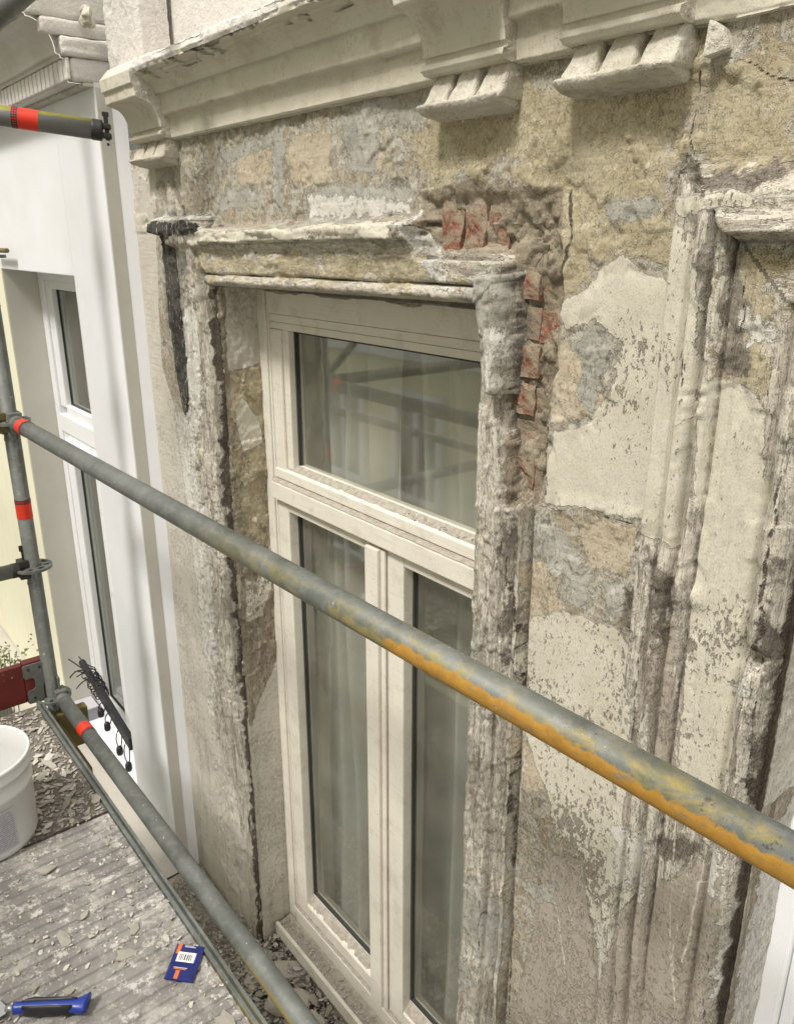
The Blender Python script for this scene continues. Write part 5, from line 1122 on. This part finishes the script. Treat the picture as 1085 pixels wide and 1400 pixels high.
quad('print_line', .20, .62, .285, .31, MAT['packet_orange'], .003, .0003); quad('print_line', .18, .66, .325, .345, MAT['label_grey'], .003, .0003)
quad('print_line', .3, .7, .93, .95, MAT['label_grey'], .003, .0003); quad('print_line', .3, .62, .965, .98, MAT['label_grey'], .003, .0003)
quad('sticker', .16, .80, .50, .78, MAT['paper_white'], .003, .0004)
rs = random.Random(4); u = .24
while u < .70:
    w_ = rs.uniform(.02, .05); quad('barcode_bar', u, u + w_, .55, .72, MAT['ink'], .0034, .0002); u += w_ + rs.uniform(.03, .045)
# scraper with blue and black grip
sc = empty('scraper', (-1.46, .21, DECK), 'scraper with a blue and black handle lying at the lower left of the deck', 'scraper')
def scraper():
    A = Vector((-1.484, .160, DECK + .020)); B = Vector((-1.398, .279, DECK + .020)); d = (B - A).normalized(); s = Vector((-d.y, d.x, 0)); up = Vector((0, 0, 1))
    def body(name, prof, mat, th, off=0, z=0):
        m = MB(); vs_ = []; n = 14
        for (t, w0, w1) in prof:
            c = A + d * (t * (B - A).length)
            for i in range(n):
                a = 2 * math.pi * i / n; mid = (w0 + w1) / 2; hw = (w1 - w0) / 2
                vs_.append(c + s * (mid + hw * math.cos(a)) + up * (th * math.sin(a) + z))
        fs = [(k * n + i, k * n + (i + 1) % n, (k + 1) * n + (i + 1) % n, (k + 1) * n + i) for k in range(len(prof) - 1) for i in range(n)]
        fs += [tuple(range(n)), tuple(range((len(prof) - 1) * n, len(prof) * n))]
        m.add(vs_, fs); part(name, m.mesh(name), mat, sc, True)
    body('handle', [(-.02, -.010, .010), (0, -.013, .013), (.05, -.012, .012), (.2, -.011, .011), (.6, -.011, .011), (.75, -.013, .012), (.88, -.016, .018), (.97, -.018, .026), (1.0, -.016, .030), (1.01, -.008, .030)], MAT['blue_plastic'], .0125)
    body('grip', [(.09, .0, .008), (.16, .002, .015), (.25, .003, .019), (.4, .003, .017), (.65, .003, .016), (.78, .004, .014), (.86, .006, .010)], MAT['black_plastic'], .0145)
    body('grip', [(.12, -.010, -.006), (.25, -.014, -.004), (.45, -.014, -.004), (.65, -.015, -.004), (.82, -.013, -.007)], MAT['black_plastic'], .0142)
    m = MB(); m.tube(A - d * .02, A - d * .002, .006, 16); part('ferrule', m.mesh('ferrule'), MAT['brushed_steel'], sc, True)
    m = MB(); e = A - d * .018; b = [e - s * .006, e + s * .006, e - d * .03 + s * .03, e - d * .10 + s * .035, e - d * .10 - s * .035, e - d * .03 - s * .03]
    m.add([p - up * .008 for p in b] + [p - up * .0068 for p in b], [(0,1,2,3,4,5), (11,10,9,8,7,6)] + [(i, (i + 1) % 6, 6 + (i + 1) % 6, 6 + i) for i in range(6)]); part('blade', m.mesh('blade'), MAT['brushed_steel'], sc)
scraper()
# bundle of black string lights and a bar in the corner of the white window
sl = empty('string_lights', (-3.6, 1.04, -2.2), 'black bar wound with string light cables in front of the white window', 'string lights')
P0 = Vector((-3.99, 1.05, -2.125)); P1 = Vector((-3.27, 1.03, -2.235))
m = MB(); m.tube(P0, P0.lerp(P1, .35), .018, 16); 
dd = (P1 - P0).normalized(); up = Vector((0, 0, 1)); sdv = dd.cross(up)
def bar(c0, c1, wd, th):
    vs8 = [c + sdv * (i * th) + up * (j * wd) for c in (c0, c1) for (i, j) in ((-1, -1), (1, -1), (1, 1), (-1, 1))]
    m.add(vs8, [(0,1,2,3),(4,7,6,5),(0,4,5,1),(1,5,6,2),(2,6,7,3),(3,7,4,0)])
bar(P0.lerp(P1, .33), P1, .032, .014); part('bar', m.mesh('bar', .004), MAT['black_plastic'], sl)
rs = random.Random(12); m = MB()
for k in range(9):
    c = P0.lerp(P1, .12 + .83 * k / 26); r = .03 + rs.uniform(0, .02)
    pts = [c + up * (r * math.cos(t) * rs.uniform(.6, 1.1)) + Vector((0, r * math.sin(t), 0)) + dd * (t * .008 + rs.uniform(-.006, .006)) for t in np.linspace(0, 2 * math.pi * rs.uniform(1, 1.6), 18)]
    m.path(pts, .0028, 6)
for k in range(6):
    c = P0.lerp(P1, .05 + rs.uniform(0, .25)); e = c + Vector((rs.uniform(-.16, .05), rs.uniform(-.10, .0), rs.uniform(-.10, .06))); mid = c.lerp(e, .5) + Vector((0, 0, rs.uniform(-.03, .06)))
    m.path([c.lerp(mid, t).lerp(mid.lerp(e, t), t) for t in np.linspace(0, 1, 10)], .0035, 6)
part('cable', m.mesh('cable'), MAT['black_plastic'], sl, True)
for k, (t, dz, dx) in enumerate(((.62, -.07, .0), (.80, -.10, .03), (.93, -.11, .05), (.5, -.05, .0))):
    c = P0.lerp(P1, t); e = c + Vector((dx, -.03, dz)); mid = c.lerp(e, .5) + Vector((-.06, -.02, -.02)); mid2 = c.lerp(e, .5) + Vector((.05, -.01, -.03))
    for q in (mid, mid2):
        m = MB(); m.path([c.lerp(q, s).lerp(q.lerp(e, s), s) for s in np.linspace(0, 1, 12)], .003, 6); part('cable', m.mesh('cable'), MAT['black_plastic'], sl, True)
    m = MB(); m.lathe(e, [(.0, .014), (.010, .014), (.015, .005), (.016, -.02), (.013, -.03), (0, -.03)], 14); part('lamp_socket', m.mesh('lamp_socket'), MAT['black_plastic'], sl, True)
# small items on the ledge at the post foot
gb = empty('grey_box', (-4.05, 1.02, -2.49), 'small grey plastic box on the ledge below the cable bundle', 'box')
m = MB(); m.box(-4.12, -3.96, .97, 1.09, -2.495, -2.40); part('box_body', m.mesh('box_body', .006), MAT['label_print'], gb)
m = MB(); m.box(-4.125, -3.955, .965, 1.095, -2.3995, -2.392); part('box_lid', m.mesh('box_lid', .002), MAT['label_grey'], gb)
# dried plant behind the toe board
pl = empty('dry_plant', (-2.88, .46, -2.5), 'pale dry yellow-green plant just behind the red toe board', 'plant')
bm = bmesh.new(); rs = random.Random(3)
for k in range(420):
    c = Vector((-2.88 + rs.gauss(0, .06), .46 + rs.gauss(0, .06), -1.40 - abs(rs.gauss(0, .05)))); a = Vector((rs.uniform(-1, 1), rs.uniform(-1, 1), rs.uniform(-.3, 1))).normalized() * rs.uniform(.008, .02); b = a.orthogonal().normalized() * .005
    bm.faces.new([bm.verts.new(c), bm.verts.new(c + a * .5 + b), bm.verts.new(c + a), bm.verts.new(c + a * .5 - b)])
me = bpy.data.meshes.new('leaves'); bm.to_mesh(me); bm.free(); part('leaves', me, MAT['leaf'], pl)['kind'] = 'stuff'
m = MB()
for k in range(12): m.path([(-2.88 + .01 * k - .06, .46, -2.5), (-2.88 + .015 * k - .09, .46 + .01 * (k % 5 - 2), -2.0), (-2.88 + .015 * k - .09, .46 + .03 * (k % 5 - 2), -1.42)], .002, 5)
part('stems', m.mesh('stems'), MAT['leaf'], pl)
# dark bolt end by the left border
bt = empty('anchor_bolt', (-3.9, .93, -.04), 'short dark bolt at the left border in front of the white wall', 'bolt')
m = MB(); m.tube((-4.05, .93, -.0475), (-3.78, .93, -.0475), .010, 12); part('shank', m.mesh('shank', .001), MAT['olive_paint'], bt)
# ---- plaster flakes
def chip_mesh(r, th, seed):
    rs = random.Random(seed); n = rs.randint(5, 8); bm = bmesh.new(); ring = []
    for i in range(n):
        t = 2 * math.pi * (i + rs.uniform(-.3, .3)) / n; q = r * rs.uniform(.6, 1.1); ring.append((q * math.cos(t) * 1.25, q * math.sin(t) * .8))
    top = [bm.verts.new((x, y, th * rs.uniform(.7, 1.2))) for x, y in ring]; bot = [bm.verts.new((x * 1.03, y * 1.03, 0)) for x, y in ring]; ct = bm.verts.new((0, 0, th * rs.uniform(1.0, 1.6)))
    for i in range(n):
        j = (i + 1) % n; bm.faces.new([bot[i], bot[j], top[j], top[i]]); bm.faces.new([top[i], top[j], ct])
    bm.faces.new(bot[::-1]); me = bpy.data.meshes.new('flake'); bm.to_mesh(me); bm.free(); me.materials.append(MAT['plaster_chip']); return me
CH = [chip_mesh(1.0, .22, 40 + i) for i in range(9)]
def debris(name, spots, label, cat='debris', asp=1.0):
    """spots: list of (x, y, z, r, tilt)"""
    V = []; F = []; off = 0; cv = [(np.array([v.co[:] for v in c.vertices]), [tuple(p.vertices) for p in c.polygons]) for c in CH]
    rs = np.random.RandomState(5)
    for (x, y, z, r, tl_) in spots:
        v, f = cv[rs.randint(9)]; a = rs.rand() * 6.28; tx, ty = (rs.rand(2) - .5) * tl_; c, s = math.cos(a), math.sin(a)
        q = v * r; q = q * np.array([asp, 1 / asp ** .8, .8]); X = q[:, 0] * c - q[:, 1] * s; Y = q[:, 0] * s + q[:, 1] * c; Zz = q[:, 2] + X * tx + Y * ty + abs(tx) * r * .6 + abs(ty) * r * .5
        V.append(np.stack([X + x, Y + y, Zz + z], 1)); F += [tuple(off + i for i in g) for g in f]; off += len(v)
    V = np.concatenate(V); me = bpy.data.meshes.new(name); me.from_pydata(V.tolist(), [], F); me.update()
    return tag(link(name, me, MAT['plaster_chip']), label, cat, kind='stuff')
rs = np.random.RandomState(21)
sp = []
cl = fbm(np.linspace(0, 1, 2), np.linspace(0, 1, 2), 1)
N = 14000; x = rs.uniform(SX + .05, -.5, N); y = rs.uniform(OY + .08, DE - .028, N); dens = fbm(x, y, 5, 4, 77); keep = rs.rand(N) < sst(.42, .62, dens) * np.where(x < JX, .3, .7) + .10 + .35 * (y > DE - .08)
for i in np.where(keep)[0]: sp.append((x[i], y[i], DECK - .0005, rs.gamma(1.1, .0015) + .0007, .8))
# the far panel is thick with long pale flakes
N = 1500; x = rs.uniform(SX + .05, JX, N); y = rs.uniform(.2, DE - .03, N)
sp2 = [(x[i], y[i], DECK + .001, rs.gamma(1.6, .0022) + .0015, .6) for i in range(N)]
debris('far_deck_debris', sp2, 'thin curled pale paint flakes covering the brown far end of the deck', asp=1.15)
debris('deck_debris', sp, 'small pale plaster flakes and grit strewn over the scaffold deck')
sp = []
N = 26000; x = rs.uniform(XL + .05, -.5, N); y = rs.uniform(.76, 1.10, N)
for i in range(N):
    pile = .045 * math.exp(-((x[i] + 2.03) / .28) ** 2) * (y[i] - .74) / .3 + .02 * (y[i] > .98)
    sp.append((x[i], y[i], LEDGE - .006 + rs.uniform(0, 1) * (pile + .012), rs.gamma(1.1, .0016 + .0014 * (x[i] > -2.1)) + .0012, 1.2))
debris('ledge_debris', sp, 'rubble and grit of fallen plaster heaped on the ledge below the old window')
N = 700; sp = [(rs.uniform(-2.07, -1.06), rs.uniform(1.103, 1.15), -2.388 + .012, rs.uniform(.0012, .004), 1) for i in range(N)]
sp += [(rs.uniform(-1.45, -1.06), 1.165 + rs.uniform(0, .02), -.636, rs.uniform(.001, .0035), 1) for i in range(90)]
debris('sill_grit', sp, 'grains and grit lying on the dusty window board and glazing bar')
# single large flakes
big = [(-1.62, .30, .022, 'cream flake with a darker rim between bucket and packet'), (-1.49, .395, .020, 'round tan flake on the ribs left of the packet'), (-1.545, .44, .018, 'tan flake just beyond the round one'),
       (-1.47, .262, .014, 'pale pointed flake above the scraper handle'), (-1.66, .36, .013, 'white flake in the middle of the ribbed panel'), (-2.05, .455, .016, 'square tan flake at the joint of the deck panels'),
       (-1.87, .33, .026, 'large broken tan plaster piece right of the bucket'), (-1.53, .21, .012, 'small white flake beside the scraper'), (-2.25, .50, .016, 'long pale flake on the far panel near the edge'), (-2.35, .42, .015, 'long white flake near the toe board'),
       (-1.20, .50, .02, 'cream flake against the steel edge at the lower border')]
for i, (x, y, r, lb) in enumerate(big):
    o = bpy.data.objects.new('plaster_flake', CH[i % 9].copy()); COL.objects.link(o); o.location = (x, y, DECK + .001); o.scale = (r, r, r * .8); o.rotation_euler = (.06 * (i % 3), .1, i * 1.3)
    tag(o, lb, 'plaster flake', 'large plaster flakes on the deck')
def chunk(x, y, z, sx, sy, sz, rz, seed, label, ry=.15):
    bm = bmesh.new(); bmesh.ops.create_icosphere(bm, subdivisions=3, radius=1)
    for v in bm.verts:
        c = v.co.copy(); q = 1 + .28 * mn.noise(c * 1.4 + Vector((seed, 0, 0))) + .10 * mn.noise(c * 5 + Vector((seed, 3, 0)))
        v.co = Vector((max(-.8, min(.8, c.x)) * q * sx, max(-.75, min(.75, c.y)) * q * sy, max(-.55, min(.55, c.z)) * sz * (1 + .12 * mn.noise(c * 6))))
    me = bpy.data.meshes.new('plaster_chunk'); bm.to_mesh(me); bm.free()
    o = link('plaster_chunk', me, MAT['plaster_chip'], None, False); o.location = (x, y, z); o.rotation_euler = (.2, ry, rz)
    return tag(o, label, 'plaster chunk', 'plaster chunks on the ledge')
chunk(-1.93, 1.045, LEDGE + .045, .085, .040, .035, 1.0, 1, 'long plaster chunk with a curled edge leaning near the window board')
chunk(-1.83, .985, LEDGE + .045, .085, .050, .045, .9, 4, 'rounded crumbly plaster chunk nearest the lower rail')
chunk(-2.02, 1.02, LEDGE + .03, .060, .040, .035, .2, 7, 'brownish plaster chunk beside the foot of the left jamb')
chunk(-2.00, .95, LEDGE + .02, .050, .035, .02, 2.2, 9, 'flat pale plaster chunk at the rail')
chunk(-1.72, 1.02, LEDGE + .03, .05, .035, .025, .4, 11, 'small plaster chunk at the lower border')
# ================================================================ THE STREET BEHIND (seen in the glass)
m = MB(); m.box(-70, 60, -60, WF - .0 + 8, -9.05, -9.0); tag(link('street_ground', m.mesh('street_ground'), MAT['street']), kind='structure')
yb = empty('yellow_house', (-14, -7, -9), 'yellow house with white framed windows across the street, mirrored in the window glass', 'house')
m = MB(); m.box(-48, 14, -20, -7.5, -9, 7.5); part('wall', m.mesh('wall'), MAT['yellow_facade'], yb)
m = MB(); m.box(-48.3, 14.3, -20, -7.1, 7.5, 8.0); part('cornice', m.mesh('cornice'), MAT['white_paint_wall'], yb)
wm = MB()
for (a, b, c, d) in ((-.75, -.60, 0, 2.2), (.60, .75, 0, 2.2), (-.60, .60, 2.05, 2.2), (-.60, .60, 0, .12), (-.05, .05, .12, 2.05), (-.6, -.05, 1.40, 1.50), (.05, .6, 1.4, 1.5)): wm.box(a, b, -7.49, -7.38, c, d)
wf = wm.mesh('window_frame'); wf.materials.append(MAT['white_paint_wall']); gm_ = MB(); gm_.box(-.6, .6, -7.485, -7.45, .1, 2.06); gme = gm_.mesh('window_pane'); gme.materials.append(MAT['dark_glass'])
for zz in (-8.2, -5.0, -1.8, 1.4, 4.4):
    for k in range(24):
        xx = -46 + k * 2.45
        f = bpy.data.objects.new('window_frame', wf); COL.objects.link(f); f.parent = yb; f.location = Vector((xx, 0, zz)) - world_loc(yb)
        g = bpy.data.objects.new('window_pane', gme); COL.objects.link(g); g.parent = f; g.location = (0, 0, 0)
m = MB()
for zz in (-5.4, -2.2, 1.0): m.box(-48, 14, -7.499, -7.40, zz, zz + .25)
part('string_course', m.mesh('string_course'), MAT['white_paint_wall'], yb)
